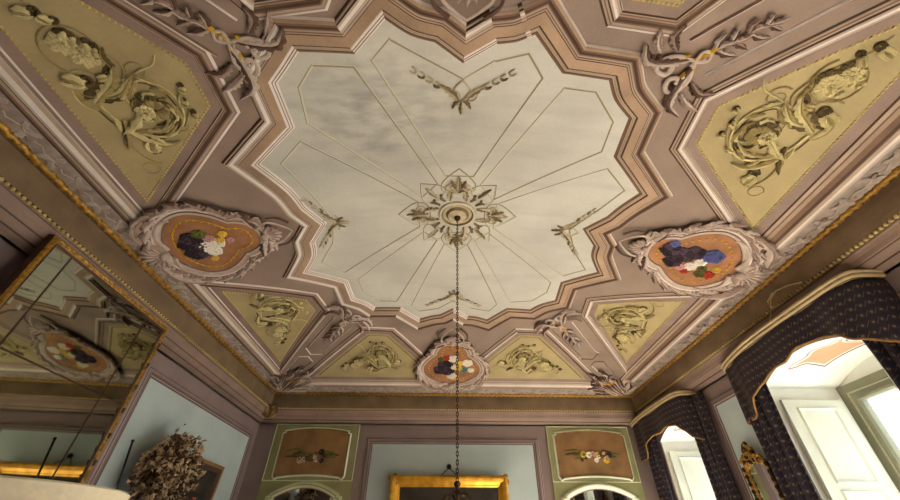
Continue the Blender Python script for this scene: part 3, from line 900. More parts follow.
for k, sx, sy in [('LB', -1, 1), ('RB', 1, 1)]:
    cc = warp(sx * .93, sy * .93)
    P = lambda a, b: warp(sx * (.945 - a * .95 - max(0, -b) * 1.0 + .25 * b * (b < 0) * 0), sy * (.955 - a * .8 - max(0, b) * .82))
    root = thing('corner_shell', surf(*cc), 'gilt touched shell and scroll ornament in the far %s corner of the ceiling' % ('left' if sx < 0 else 'right'), 'ceiling ornament', 'shell ornaments in the ceiling corners')
    mb = MB()
    for q in range(7):
        b_ = (q - 3) * .026
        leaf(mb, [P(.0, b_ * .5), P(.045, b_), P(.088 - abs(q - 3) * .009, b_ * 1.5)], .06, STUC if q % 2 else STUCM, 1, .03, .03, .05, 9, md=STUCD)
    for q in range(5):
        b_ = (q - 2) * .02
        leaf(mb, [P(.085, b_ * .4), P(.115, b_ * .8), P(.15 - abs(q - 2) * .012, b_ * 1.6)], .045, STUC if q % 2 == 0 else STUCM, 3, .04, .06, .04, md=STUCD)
    mb.build('shell_leaf', root)
    mb = MB()
    for sg in (1, -1):
        vine(mb, [P(.165, sg * .022), P(.14, sg * .045), P(.10, sg * .040), P(.06, sg * .055), P(.015, sg * .062), P(-.012, sg * .045), P(.0, sg * .022), P(.02, sg * .03)], .016, .022, STUC, .06, 34)
        vine(mb, [P(.15, sg * .05), P(.10, sg * .055), P(.05, sg * .075)], .02, .02, STUCD, .02, 16)
        for (a0, b0, a1, b1, a2, b2, w_) in [(.0, .06, .0, .10, .015, .14, .06), (.02, .08, .03, .115, .02, .165, .05), (-.02, .05, -.025, .10, -.02, .15, .05), (.09, .05, .10, .075, .085, .10, .045), (.14, .03, .17, .045, .19, .035, .04)]:
            leaf(mb, [P(a0, sg * b0), P(a1, sg * b1), P(a2, sg * b2)], w_, STUC if w_ > .048 else STUCM, 4, .035, .05, .04, md=STUCD)
        curl(mb, P(.005, sg * .15), .06, 0, 1.2 * sg, .016, STUC, .05)
    mb.build('scroll', root)
    mb = MB()
    for b_ in (-.03, 0, .03):
        leaf(mb, [P(.07, b_), P(.085, b_), P(.105, b_ * 1.1)], .03, GOLDP, 2, .07, .03, .02)
    mb.build('gold_leaf', root)

# ------------------------------------------------------------------ sprays at the notches and the central rosette
SPRAYS = [('F', (.10, 2.01), 'small acanthus spray at the top of the pale ceiling field'), ('L', (-1.40, 3.68), 'small acanthus spray on the left edge of the pale ceiling field'),
          ('R', (1.47, 3.78), 'small acanthus spray on the right edge of the pale ceiling field'), ('B', (.10, 5.37), 'small acanthus spray behind the chain at the far edge of the pale ceiling field')]
for S, tip, lab in SPRAYS:
    D = Vector(AX[S]); p = Vector((-D.y, D.x)); T = Vector(tip)
    P = lambda a, b: tuple(T + D * a + p * b)
    root = thing('acanthus_spray', surf(*tip), lab, 'ceiling ornament', 'acanthus sprays on the pale ceiling field')
    mb = MB()
    for sg in (1, -1):
        leaf(mb, [P(.03, sg * .02), P(.11, sg * .075), P(.17, sg * .15), P(.22, sg * .23)], .036, SPR, 4, .008, .015, .015, md=SPRD)
        for q in range(4):
            u = .2 + q * .045; v = .20 + q * .07
            leaf(mb, [P(u, sg * v), P(u - .015, sg * (v + .035)), P(u + .01, sg * (v + .075))], .018 - q * .002, SPR if q % 2 else SPRD, 2, .007, .012, .01)
            leaf(mb, [P(u, sg * v), P(u + .03, sg * (v + .02)), P(u + .05, sg * (v + .05))], .012, SPR, 2, .007, .012, .01)
        leaf(mb, [P(.06, 0), P(.02, sg * .06), P(-.04, sg * .09)], .022, SPRD, 3, .008, .02, .015)
        curl(mb, P(.10, sg * .08), .07, -sg * 1.0, sg * 1.1, .009, SPR, .014, .3)
        vine(mb, [P(.26, 0), P(.18, sg * .07), P(.09, sg * .06), P(.05, 0), P(.10, -sg * .04)], .010, .006, SPR, .016, 20)
    leaf(mb, [P(.03, 0), P(-.04, 0), P(-.10, 0)], .026, SPR, 3, .010, .03, .02, md=SPRD)
    mb.build('leaf', root)

root = thing('ceiling_rosette', surf(MX, MY), 'painted rosette with an oval boss at the centre of the ceiling, holding the chain', 'ceiling rosette')
for i in range(4):
    mb = MB()
    D = Vector((cos(i * pi / 2), sin(i * pi / 2))); p = Vector((-D.y, D.x)); r = .76
    P = lambda a, b: (MX + D.x * a + p.x * b, MY + D.y * a + p.y * b)
    out = [P(.36, .0), P(.40, .17), P(.52, .20), P(.64, .12), P(.76, 0), P(.64, -.12), P(.52, -.20), P(.40, -.17)]
    strip(mb, spline(out, ['s', 's', 's', 's', 'c', 's', 's', 's'], 4), ([-.012, 0, .012], [.0065, .014, .0065], [LINEL, LINED]), surf, True, .1)
    leaf(mb, [P(.38, 0), P(.50, 0), P(.66, 0)], .045, SPR, 4, .010, .02, .02, md=SPRD)
    for sg in (1, -1):
        leaf(mb, [P(.44, 0), P(.50, sg * .05), P(.60, sg * .09)], .03, SPRD, 3, .01, .03, .02)
        curl(mb, P(.46, sg * .10), .07, i * pi / 2 - sg * 1.2, sg * 1.1, .017, SPR, .02)
    mb.build('palmette', root)
for i in range(4):
    mb = MB()
    a = pi / 4 + i * pi / 2
    D = Vector((cos(a), sin(a))); p = Vector((-D.y, D.x))
    P = lambda u, v: (MX + D.x * u + p.x * v, MY + D.y * u * 1.15 + p.y * v)
    out = [P(.34, .0), P(.38, .15), P(.48, .15), P(.64, 0), P(.48, -.15), P(.38, -.15)]
    strip(mb, spline(out, ['s', 's', 's', 'c', 's', 's'], 4), ([-.01, 0, .01], [.0065, .013, .0065], [LINEL, LINED]), surf, True, .1)
    leaf(mb, [P(.36, 0), P(.46, 0), P(.57, 0)], .036, SPRD, 3, .008, .02, .02, md=SPR)
    mb.ball(surf(*P(.36, .06), .015), .02, SPRD); mb.ball(surf(*P(.36, -.06), .015), .02, SPRD)
    mb.build('corner_palmette', root)
mb = MB()
for i in range(8):
    a = pi / 8 + i * pi / 4; D = Vector((cos(a), sin(a))); p = Vector((-D.y, D.x))
    P = lambda u, v: (MX + D.x * u + p.x * v, MY + D.y * u + p.y * v)
    sg = 1 if i % 2 else -1
    leaf(mb, [P(.26, 0), P(.34, sg * .03), P(.42, sg * .09), P(.38, sg * .14)], .035, SPR, 4, .01, .025, .02, md=SPRD)
    leaf(mb, [P(.27, -sg * .06), P(.34, -sg * .08), P(.40, -sg * .06)], .026, SPRD, 3, .008, .02, .015)
    curl(mb, P(.33, sg * .02), .05, a, 1.0 * sg, .015, SPR, .02)
mb.build('leaf_ring', root)
mb = MB()
n = 40
for (r0, r1, d0, d1, m_) in [(.25, .235, .004, .03, SPR), (.235, .21, .03, .035, LINEL), (.21, .19, .035, .015, SPRD), (.19, .15, .015, .02, SPR), (.15, .12, .02, .05, SPRD), (.12, .0, .05, .085, SPR)]:
    mb.grid([[surf(MX + r * 1.0 * cos(2 * pi * j / n), MY + r * .95 * sin(2 * pi * j / n), d) for j in range(n)] for r, d in ((r0, d0), (r1, d1))], m_, True)
mb.build('boss', root)

# ------------------------------------------------------------------ chandelier chain
ch = thing('chandelier', (MX, MY, H + CZ - .09), 'dark chandelier chain hanging from the ceiling rosette to the bottom of the photo', 'chandelier')
mb = MB()
z = H + CZ - .085; k = 0
mb.ball((MX, MY, z + .01), .045, BRONZE, 10, 6)
while z > .46 + CZ:
    n = 8; R, LN = .010, .046
    pts = []
    for j in range(n + 1):
        a = 2 * pi * j / n
        u = R * cos(a); w = LN * .5 * sin(a)
        pts.append((MX + (u if k % 2 else 0), MY + (0 if k % 2 else u), z - LN * .5 + w))
    mb.tube(pts,   .0042, BRONZE, 5, 1, Vector((0.3, 0.5, 0.2)))
    z -= LN - .014; k += 1
mb.build('chain', ch)
mb = MB()
mb.lathe((MX, MY, CZ), [(0, .475), (.018, .47), (.03, .455), (.022, .435), (.012, .42), (.03, .40), (.042, .38), (.03, .355), (.014, .34), (.014, .05), (.06, 0), (.09, -.06), (.05, -.14), (0, -.16)], BRONZE)
mb.build('stem', ch)
for i in range(8):
    a = i * pi / 4 + .2; mb = MB()
    pts = [(MX + cos(a) * r, MY + sin(a) * r, CZ + zz) for r, zz in [(.015, .345), (.05, .385), (.10, .375), (.125, .33), (.10, .27), (.2, -.05), (.42, -.14), (.6, -.05), (.62, .02)]]
    mb.tube([Vector(p) for p in pts], [.007] * 5 + [.012] * 4, BRONZE, 6)
    o = mb.build('arm', ch)
    m2 = MB(); m2.lathe((MX + cos(a) * .62, MY + sin(a) * .62, CZ + .02), [(0, 0), (.05, .005), (.055, .02), (.014, .025), (.012, .12), (0, .125)], CREAM, 10)
    m2.build('candle', ch)

# ================================================================== WALLS
T = .3
def wall_mat(o): return o
mb = MB(); mb.box(XL - T, XL, YF - T, YB + T, 0, 2.9 + CZ, WALLM); wall_left = struct(mb.build('wall_left', smooth=False), 'mauve left wall with a pale blue-grey panel', 'wall')
mb = MB(); mb.box(XL, XR, YB, YB + T, 0, 2.9 + CZ, WALLM); wall_back = struct(mb.build('wall_back', smooth=False), 'mauve far wall with a grey centre panel and two painted overdoors', 'wall')
mb = MB(); mb.box(XL, XR, YF - T, YF, 0, 2.9 + CZ, WALLM); wall_front = struct(mb.build('wall_front', smooth=False), 'mauve wall behind the camera', 'wall')
XO = 5.45                                   # outer window plane
WIN = [(6.86, 8.47), (3.60, 5.22), (.35, 1.95)]  # last opening is an unseen extra window, added to brighten the ceiling
RISE = .2
ZS, ZB = 1.82, -1.35                        # reveal soffit, reveal sill (from the camera)
mb = MB()
ys = [YF - T, .35, 1.95, 3.60, 5.22, 6.86, 8.47, YB + T]
for i in range(0, 8, 2): mb.box(XR, XO + .15, ys[i], ys[i + 1], 0, 2.9 + CZ, WALLM)
for y0, y1 in WIN:
    na = 16; ar = [(y0 + (y1 - y0) * i / na, ZS + RISE * (1 - (2 * i / na - 1) ** 2) + CZ) for i in range(na + 1)]
    mb.grid([[(XR, y, z) for y, z in ar], [(XO + .15, y, z) for y, z in ar]], WHITEP)
    mb.grid([[(XR, y, z) for y, z in ar], [(XR, y, 2.9 + CZ) for y, z in ar]], WALLM)
    mb.grid([[(XO + .15, y, z) for y, z in ar], [(XO + .15, y, 2.9 + CZ) for y, z in ar]], WALLM)
    mb.grid([[(XO + .04, y, ZS - .02 + CZ) for y, z in ar], [(XO + .04, y, z) for y, z in ar]], WHITEP)
    mb.box(XR, XO + .15, y0, y1, 0, ZB + CZ, WHITEP)
wall_right = struct(mb.build('wall_right', smooth=False), 'mauve right wall with deep window recesses', 'wall')
mb = MB(); mb.box(XL, XR, YF, YB, -.1, 0, WOODF); struct(mb.build('floor', smooth=False), 'brown parquet floor', 'floor')

mapL = lambda u, v, h: Vector((XL + h, u, v + CZ))          # left wall: u = y, v = z
mapB = lambda u, v, h: Vector((u, YB - h, v + CZ))          # far wall: u = x
mapR = lambda u, v, h: Vector((XR - h, u, v + CZ))
def boxp(x0, x1, y0, y1): return [(x0, y0), (x1, y0), (x1, y1), (x0, y1)]
WFR = ([0, .022, .03, .06, .09, .10, .118, .13], [.004, .012, .02, .028, .028, .018, .018, .002], [WALLMD, WALLML, WALLMD, WALLM, WALLML, WALLMD, WALLML])
def wall_panel(mapf, parent, x0, x1, z0, z1, m_=WALLB):
    mb = MB(); fill(mb, boxp(x0, x1, z0, z1), mapf, .004, m_, .6); mb.build('wall_panel', parent, smooth=False)
    mb = MB(); strip(mb, boxp(x0, x1, z0, z1), WFR, mapf, True, 2.0); mb.build('panel_frame', parent, angle=20)
wall_panel(mapL, wall_left, 5.24, 8.60, -1.0, 1.88)
wall_panel(mapL, wall_left, -.9, 2.45, -1.0, 1.88)
wall_panel(mapB, wall_back, -1.53, 1.87, -1.0, 1.835)
wall_panel(mapR, wall_right, 5.74, 6.34, -1.0, 1.90)
wall_panel(mapR, wall_right, 2.30, 3.0, -1.0, 1.90)
# ------------------------------------------------------------------ overdoors and arched mirrors on the far wall
def arch(x0, x1, zb, zs, za, n=9, notch=.05):
    """flat arch: sides to zs, a small shoulder, a segmental top rising to za"""
    pts = [(x0, zb), (x1, zb), (x1, zs), (x1 - notch, zs + .015)]
    for i in range(n + 1):
        t = i / n; x = (x1 - notch) + (x0 + notch - x1 + notch) * t
        pts.append((x, zs + .05 + (za - zs - .05) * (1 - (2 * t - 1) ** 2)))
    pts += [(x0 + notch, zs + .015), (x0, zs)]
    return pts
for sd, (gx0, gx1, px0, px1, lab) in (('left', (-3.63, -1.84, -3.42, -2.04, 'green framed overdoor with a dim brown flower painting at the far left corner')),
                                    ('right', (2.19, 4.0, 2.36, 3.84, 'green framed overdoor with a brown flower painting beside the farther window curtain'))):
    root = thing('overdoor', ((gx0 + gx1) / 2, YB, 1.15 + CZ), lab, 'painted overdoor', 'painted overdoors on the far wall')
    mb = MB(); mb.box(gx0, gx1, YB - .03, YB - .002, 1.165 + CZ, 2.215 + CZ, GREENP)
    mb.build('board', root, smooth=False)
    mb = MB(); mb2 = lambda u, v, h: Vector((u, YB - .03 - h, v + CZ))
    strip(mb, boxp(gx0 + .02, gx1 - .02, 1.17, 2.195), ([0, .008, .02], [.0, .012, .0], [GREENL, GREENL]), mb2, True, 3)
    mb.build('board_edge', root, smooth=False)
    pp = arch(px0, px1, 1.20, 2.0, 2.11)
    # the lower edge follows the arch below
    low = [(px0 + .03, 1.215), (px0 + .06, 1.235)] + [(px0 + .06 + (px1 - px0 - .12) * i / 10, 1.235 + .045 * (1 - (2 * i / 10 - 1) ** 2)) for i in range(1, 10)] + [(px1 - .06, 1.235), (px1 - .03, 1.215)]
    pp = [(px0, 1.25)] + low + [(px1, 1.25)] + pp[2:]
    mb = MB(); fill(mb, pp, mb2, .006, BROWNP, .3); pt = mb.build('painting', root, smooth=False)
    mb = MB(); strip(mb, pp, ([0, .012, .028, .045], [.006, .025, .025, .0], [BROWN, GREENL, CREAM]), mb2, True, 1); mb.build('painting_border', pt)
    cxx, czz = (px0 + px1) / 2, 1.62
    mb = MB()
    mfl = lambda u, v, h: mb2(u, v, h)
    for i in range(16):
        a = random.random() * 6.28; rr = random.random() ** .6
        u, v = cxx + cos(a) * rr * .40, czz + sin(a) * rr * .13
        flower(mb, (u, v), .03 + .04 * random.random(), [YELP, WHIP, PINKP, NAVP, GRNP, DRYL, NAVP][i % 7] if sd == 'right' else [DRYL, BROWN, DRYD, NAVP, GRNP][i % 5], 5, None, .008, a, mfl)
    for i in range(10):
        sg = 1 if i % 2 else -1
        u = cxx + sg * (.25 + .25 * random.random()); v = czz - .05 + .16 * random.random()
        leaf(mb, [(cxx + sg * .15, czz), ((u + cxx) / 2 + sg * .08, v + .02), (u + sg * .1, v)], .03, GRNP if i % 3 else DRYD, 3, .008, .005, .006, mf=mfl)
    mb.build('painted_bouquet', pt)
    # arched mirror below
    ap = arch(px0 - .0, px1 + .0, -1.45, .86, 1.10, 11, .06)
    r2 = thing('arched_mirror', ((px0 + px1) / 2, YB, CZ - 1.45), 'arched mirror top below the %s overdoor' % ('dim left' if sd == 'left' else 'brighter right'), 'mirror', 'arched mirrors on the far wall')
    mb = MB(); mb.box(gx0, gx1, YB - .03, YB - .002, -1.5 + CZ, 1.16 + CZ, GREENP); mb.build('board', r2, smooth=False)
    mb = MB(); fill(mb, ap, mb2, .004, MIRR2, .5); mb.build('mirror_glass', r2, smooth=False)
    mb = MB(); strip(mb, ap, ([-.075, -.06, -.02, .0, .02, .05], [.005, .02, .03, .045, .045, .0], [BROWN, WHITEP if sd == 'right' else GREENL, CREAM if sd == 'right' else GREENP, GREENL, GREENL]), mb2, True, 1); mb.build('frame', r2)

# ------------------------------------------------------------------ gilt-framed painting on the far wall, hook and wire
root = thing('framed_painting', (.075, YB, 0), 'dark painting in a wide gilt frame hung on the grey far wall', 'painting')
tl = .17
def mapP(u, v, h):     # leans forward a little at the top
    d = tl * max(0, (v + .6) / 1.87) + .03
    return Vector((u + .02, YB - d - h, v - .035 + CZ))
mb = MB(); fill(mb, boxp(-.88, 1.03, -.45, 1.07), mapP, .03, CANVAS, .5); mb.build('canvas', root, smooth=False)
mb = MB(); strip(mb, boxp(-.88, 1.03, -.45, 1.07), ([0, .02, .04, .09, .14, .165, .19, .2, .2], [.03, .045, .05, .085, .10, .10, .08, .05, 0], [GOLDF] * 8), mapP, True, .1); fo = mb.build('frame', root)
mb = MB()
for (u, v, su, sv) in [(-1.0, 1.19, 1, -1), (1.15, 1.19, -1, -1), (-1.0, -.57, 1, 1), (1.15, -.57, -1, 1)]:
    for q in range(14):
        a = random.random() * 6.28; rr = random.random() * .085
        x, y = u + cos(a) * rr, v + sin(a) * rr
        flower(mb, (x, y), .045, GOLD, 5, GOLD, .09, a, mapP)
    for q in range(6):
        flower(mb, (u + su * (.17 + q * .05), v), .032, GOLD, 4, GOLD, .088, q, mapP); flower(mb, (u, v + sv * (.17 + q * .05)), .032, GOLD, 4, GOLD, .088, q, mapP)
for q in range(9): flower(mb, (.75 + q * .03 - .1, 1.19), .03, GOLD, 4, GOLD, .09, q, mapP); flower(mb, (-.62 + q * .03, 1.19), .03, GOLD, 4, GOLD, .09, q, mapP)
mb.build('gilt_edging', fo)
mb = MB(); mb.tube([(.09, YB - .03, 1.40 + CZ), (.30, YB - tl - .0, 1.20 + CZ)], .008, BLACK); mb.tube([(.09, YB - .03, 1.40 + CZ), (-.12, YB - tl + .02, 1.20 + CZ)], .008, BLACK); mb.build('hanging_wire', root)
mb = MB(); mb.tube([(.09, YB + .0, 1.41 + CZ), (.09, YB - .06, 1.41 + CZ)], [.02, .02], BLACK, 10); mb.ball((.09, YB - .07, 1.41 + CZ), .05, BLACK, 10, 6)
tag(mb.build('picture_hook'), 'round dark picture hook on the grey wall above the gilt frame', 'hook')

# ------------------------------------------------------------------ left wall: tall mirror, picture, dried flowers, rod, bracket
XM = -3.76
root = thing('wall_mirror', (XM, 3.8, 0.1), 'tall gilt framed mirror of spotted old glass on the left wall', 'mirror')
mapM = lambda u, v, h: Vector((XM + h + .021 * (v - 2.3), u, v + CZ))     # top leans slightly into the room
m0 = (2.90, 4.66, -1.2, 2.30)
seams_y = [3.10, 4.33]; seams_z = [1.36, .2]
yy = [m0[0]] + seams_y + [m0[1]]; zz = [m0[2]] + seams_z[::-1] + [m0[3]]
for i in range(3):
    for j in range(3):
        mb = MB(); fill(mb, boxp(yy[i] + .010, yy[i + 1] - .010, zz[j] + .008, zz[j + 1] - .008), mapM, .035, MIRR, 5); mb.build('mirror_glass', root, smooth=False)
mb = MB(); mb.grid([[mapM(m0[0] - .05, m0[2], -.03), mapM(m0[1] + .05, m0[2], -.03), mapM(m0[1] + .05, m0[2], .03), mapM(m0[0] - .05, m0[2], .03)], [mapM(m0[0] - .05, m0[3] + .04, -.03), mapM(m0[1] + .05, m0[3] + .04, -.03), mapM(m0[1] + .05, m0[3] + .04, .03), mapM(m0[0] - .05, m0[3] + .04, .03)]], WOODD, True)
mb.add([mapM(m0[0] - .05, m0[3] + .04, -.03), mapM(m0[1] + .05, m0[3] + .04, -.03), mapM(m0[1] + .05, m0[3] + .04, .03), mapM(m0[0] - .05, m0[3] + .04, .03)], [(0, 1, 2, 3)], WOODD); mb.box(XL, XM - .03, 3.4, 4.2, -1.0 + CZ, 1.9 + CZ, WOODD); mb.build('backing', root, smooth=False)
mb = MB(); strip(mb, boxp(*m0), ([0, .012, .03, .05, .065, .07], [.03, .05, .062, .062, .04, -.02], [DARK, GOLD, GOLD, GOLD, WOODD]), mapM, True, .1)
mb.build('frame', root)
mb = MB()
for i in range(24):
    t = (i + .5) / 24
    mb.tube([mapM(m0[0] - .03 + (m0[1] - m0[0] + .06) * (t - .012), m0[3] + .035, .065), mapM(m0[0] - .03 + (m0[1] - m0[0] + .06) * (t + .012), m0[3] + .035, .065)], [.012, .02], GOLD, 6)
    mb.tube([mapM(m0[1] + .035, m0[3] - 3.2 * (t - .008), .065), mapM(m0[1] + .035, m0[3] - 3.2 * (t + .008), .065)], [.02, .012], DARK if i % 2 else GOLD, 6)
mb.build('carved_edging', root)

root = thing('framed_picture', (XL, 7.1, .2), 'dark picture in a brown wooden frame on the left wall, partly behind the dried flowers', 'painting')
mapPi = lambda u, v, h: Vector((XL + .03 + .05 * max(0, v) + h, u, v + CZ))
mb = MB(); fill(mb, boxp(6.42, 7.64, -.4, 1.10), mapPi, .02, CANVAS, 2); mb.build('canvas', root, smooth=False)
mb = MB(); strip(mb, boxp(6.42, 7.64, -.4, 1.10), ([0, .02, .06, .11, .115], [.02, .035, .05, .055, -.06], [DARK, WOODD, BROWNP, WOODD]), mapPi, True, .5); mb.build('frame', root)

root = thing('dried_flower_bunch', (-3.62, 5.95, 0), 'large bunch of brown dried leaves and flowers in front of the left wall picture', 'dried flowers')
mb = MB(); mb.lathe((-3.62, 5.95, 0), [(0, 0), (.16, 0), (.17, .04), (.13, .1), (.2, .5), (.24, .8), (.18, 1.05), (.12, 1.15), (.15, 1.22), (.13, 1.2), (0, .9)], CERAM); mb.build('vase', root)
sm = MB(); tips = []
for i in range(120):
    y = random.uniform(5.45, 6.38)
    top = 1.26 - (abs(y - 5.92) ** 1.2) * 1.05
    z = top - (random.random() ** 1.6) * 1.0
    t = Vector((random.uniform(-3.82, -3.45), y, max(z, -.1) + CZ))
    if i % 2 == 0:
        b0 = Vector((-3.62 + random.uniform(-.05, .05), 5.95 + random.uniform(-.05, .05), 1.15))
        sm.tube([b0, (b0 + t) / 2 + Vector((0, random.uniform(-.05, .05), .08)), t], [.006, .005, .003], STEMM, 5)
    tips.append(t)
sm.build('stem', root)
lm_ = MB()
for t in tips:
    for q in range(26):
        c = t + Vector((random.gauss(0, .05), random.gauss(0, .06), random.gauss(0, .07)))
        c.x = max(c.x, XL + .26)
        d = Vector((random.gauss(0, 1), random.gauss(0, 1), random.gauss(.2, 1))).normalized(); e = d.orthogonal().normalized(); f = d.cross(e)
        L = .022 + .03 * random.random(); w = L * .6
        m_ = DRYL if random.random() < .5 else DRYD
        lm_.add([c - d * L, c + e * w + f * .006, c + d * L, c - e * w + f * .006, c - f * .012], [(0, 1, 4), (1, 2, 4), (2, 3, 4), (3, 0, 4)], m_)
lo = lm_.build('dried_leaf', root, smooth=False); lo['kind'] = 'stuff'
mb = MB()
for q in range(5):
    c = Vector((-3.42, 6.28 + .05 * q, 2.10 - .04 * q)); mb.ball(c, .022, REDP, 6, 4)
mb.build('red_berry', root)

root = thing('dried_twig', (-3.9, 6.85, 2.80), 'single small dried sprig sticking out above the dark picture', 'dried sprig')
mb = MB(); mb.tube([(-3.72, 6.3, 2.2), (-3.78, 6.55, 2.62), (-3.8, 6.68, 2.80)], [.006, .005, .004], STEMM, 5)
mb.build('stem', root)
mb = MB()
for q in range(20):
    c = Vector((-3.8 + random.gauss(0, .02), 6.67 + random.gauss(0, .05), 2.80 + random.gauss(0, .06)))
    d = Vector((random.gauss(0, 1), random.gauss(0, 1), random.gauss(0, 1))).normalized(); e = d.orthogonal().normalized()
    mb.add([c - d * .045, c + e * .028, c + d * .045, c - e * .028], [(0, 1, 2, 3)], DRYL)
mb.build('leaf', root, smooth=False)

mb = MB(); mb.tube([(-3.34, 4.56, .955 + CZ), (-3.34, 4.66, .5 + CZ), (-3.34, 4.98, 0)], .010, BLACK, 8); mb.ball((-3.34, 4.56, .955 + CZ), .016, BLACK, 8, 5)
tag(mb.build('rod'), 'thin black rod standing before the left wall, next to the mirror', 'rod')

root = thing('cornice_bracket', (-3.77, 8.63, 2.3 + CZ), 'dark gilt leaf bracket under the cornice in the far left corner', 'bracket')
mb = MB()
c0 = Vector((-3.77, 8.63, 2.41 + CZ)); e = Vector((.7, .7, 0)); fd = Vector((.7, -.7, 0))
for q in range(-5, 6):
    mb.tube([c0 + Vector((0, 0, -.13)) + e * (q * .012), c0 + e * (q * .03) + fd * (.09 - .004 * q * q) + Vector((0, 0, -.06)), c0 + e * (q * .048) + fd * (.12 - .004 * q * q) + Vector((0, 0, .03)), c0 + e * (q * .055) + fd * (.10 - .004 * q * q) + Vector((0, 0, .09))], [.012, .024, .026, .008], [BRONZE, GOLD, STUCD][q % 3], 6)
for sg in (1, -1):
    mb.tube([c0 + fd * .12 + Vector((0, 0, .07)), c0 + fd * .10 + e * (sg * .16) + Vector((0, 0, .10)), c0 + fd * .05 + e * (sg * .27) + Vector((0, 0, .05)), c0 + fd * .03 + e * (sg * .36) + Vector((0, 0, .08))], [.02, .028, .022, .008], STUCD, 6)
mb.ball(c0 + fd * .13 + Vector((0, 0, .06)), .04, GOLD, 8, 5)
mb.build('leaf_carving', root)

# ------------------------------------------------------------------ lamp in the near left corner
root = thing('floor_lamp', (-1.10, 1.163, 0), 'large pale drum lampshade at the bottom left corner of the photo', 'lamp')
lc = (-1.10, 1.163); R = .253
mb = MB(); n = 48
prof = [(R + .02, -.34), (R + .001, .122), (R + .003, .129), (R, .133), (R - .006, .129), (R - .005, .122), (R + .014, -.34)]
mb.lathe((lc[0], lc[1], CZ), prof, SHADE, n); mb.build('lamp_shade', root)
mb = MB(); mb.lathe((lc[0], lc[1], 0), [(0, 0), (.16, 0), (.16, .02), (.05, .05), (.014, .08), (.014, 1.45), (0, 1.46)], BRONZE); mb.build('stand', root)
mb = MB()
for q in range(3):
    a = q * 2.094; mb.tube([(lc[0], lc[1], 1.45), (lc[0] + cos(a) * (R), lc[1] + sin(a) * (R), CZ + .10)], .004, BRONZE, 5)
mb.build('shade_spider', root)

# ================================================================== WINDOWS on the right wall
def fabric_sheet(name, rows, parent, uvs):
    me = bpy.data.meshes.new(name); n = len(rows[0]); vs = [tuple(p) for r in rows for p in r]; fs = []
    for i in range(len(rows) - 1):
        for j in range(n - 1): fs.append((i * n + j, i * n + j + 1, (i + 1) * n + j + 1, (i + 1) * n + j))
    me.from_pydata(vs, [], fs); me.materials.append(FABRIC)
    uvl = me.uv_layers.new(name='UVMap'); fu = [u for r in uvs for u in r]
    for p in me.polygons:
        for li, vi in zip(p.loop_indices, p.vertices): uvl.data[li].uv = fu[vi]
        p.use_smooth = True
    o = bpy.data.objects.new(name, me); COL.objects.link(o); o.parent = parent
    o.matrix_parent_inverse = Matrix.Translation(-Vector(root_loc(parent)))
    md = o.modifiers.new('thickness', 'SOLIDIFY'); md.thickness = .012
    return o


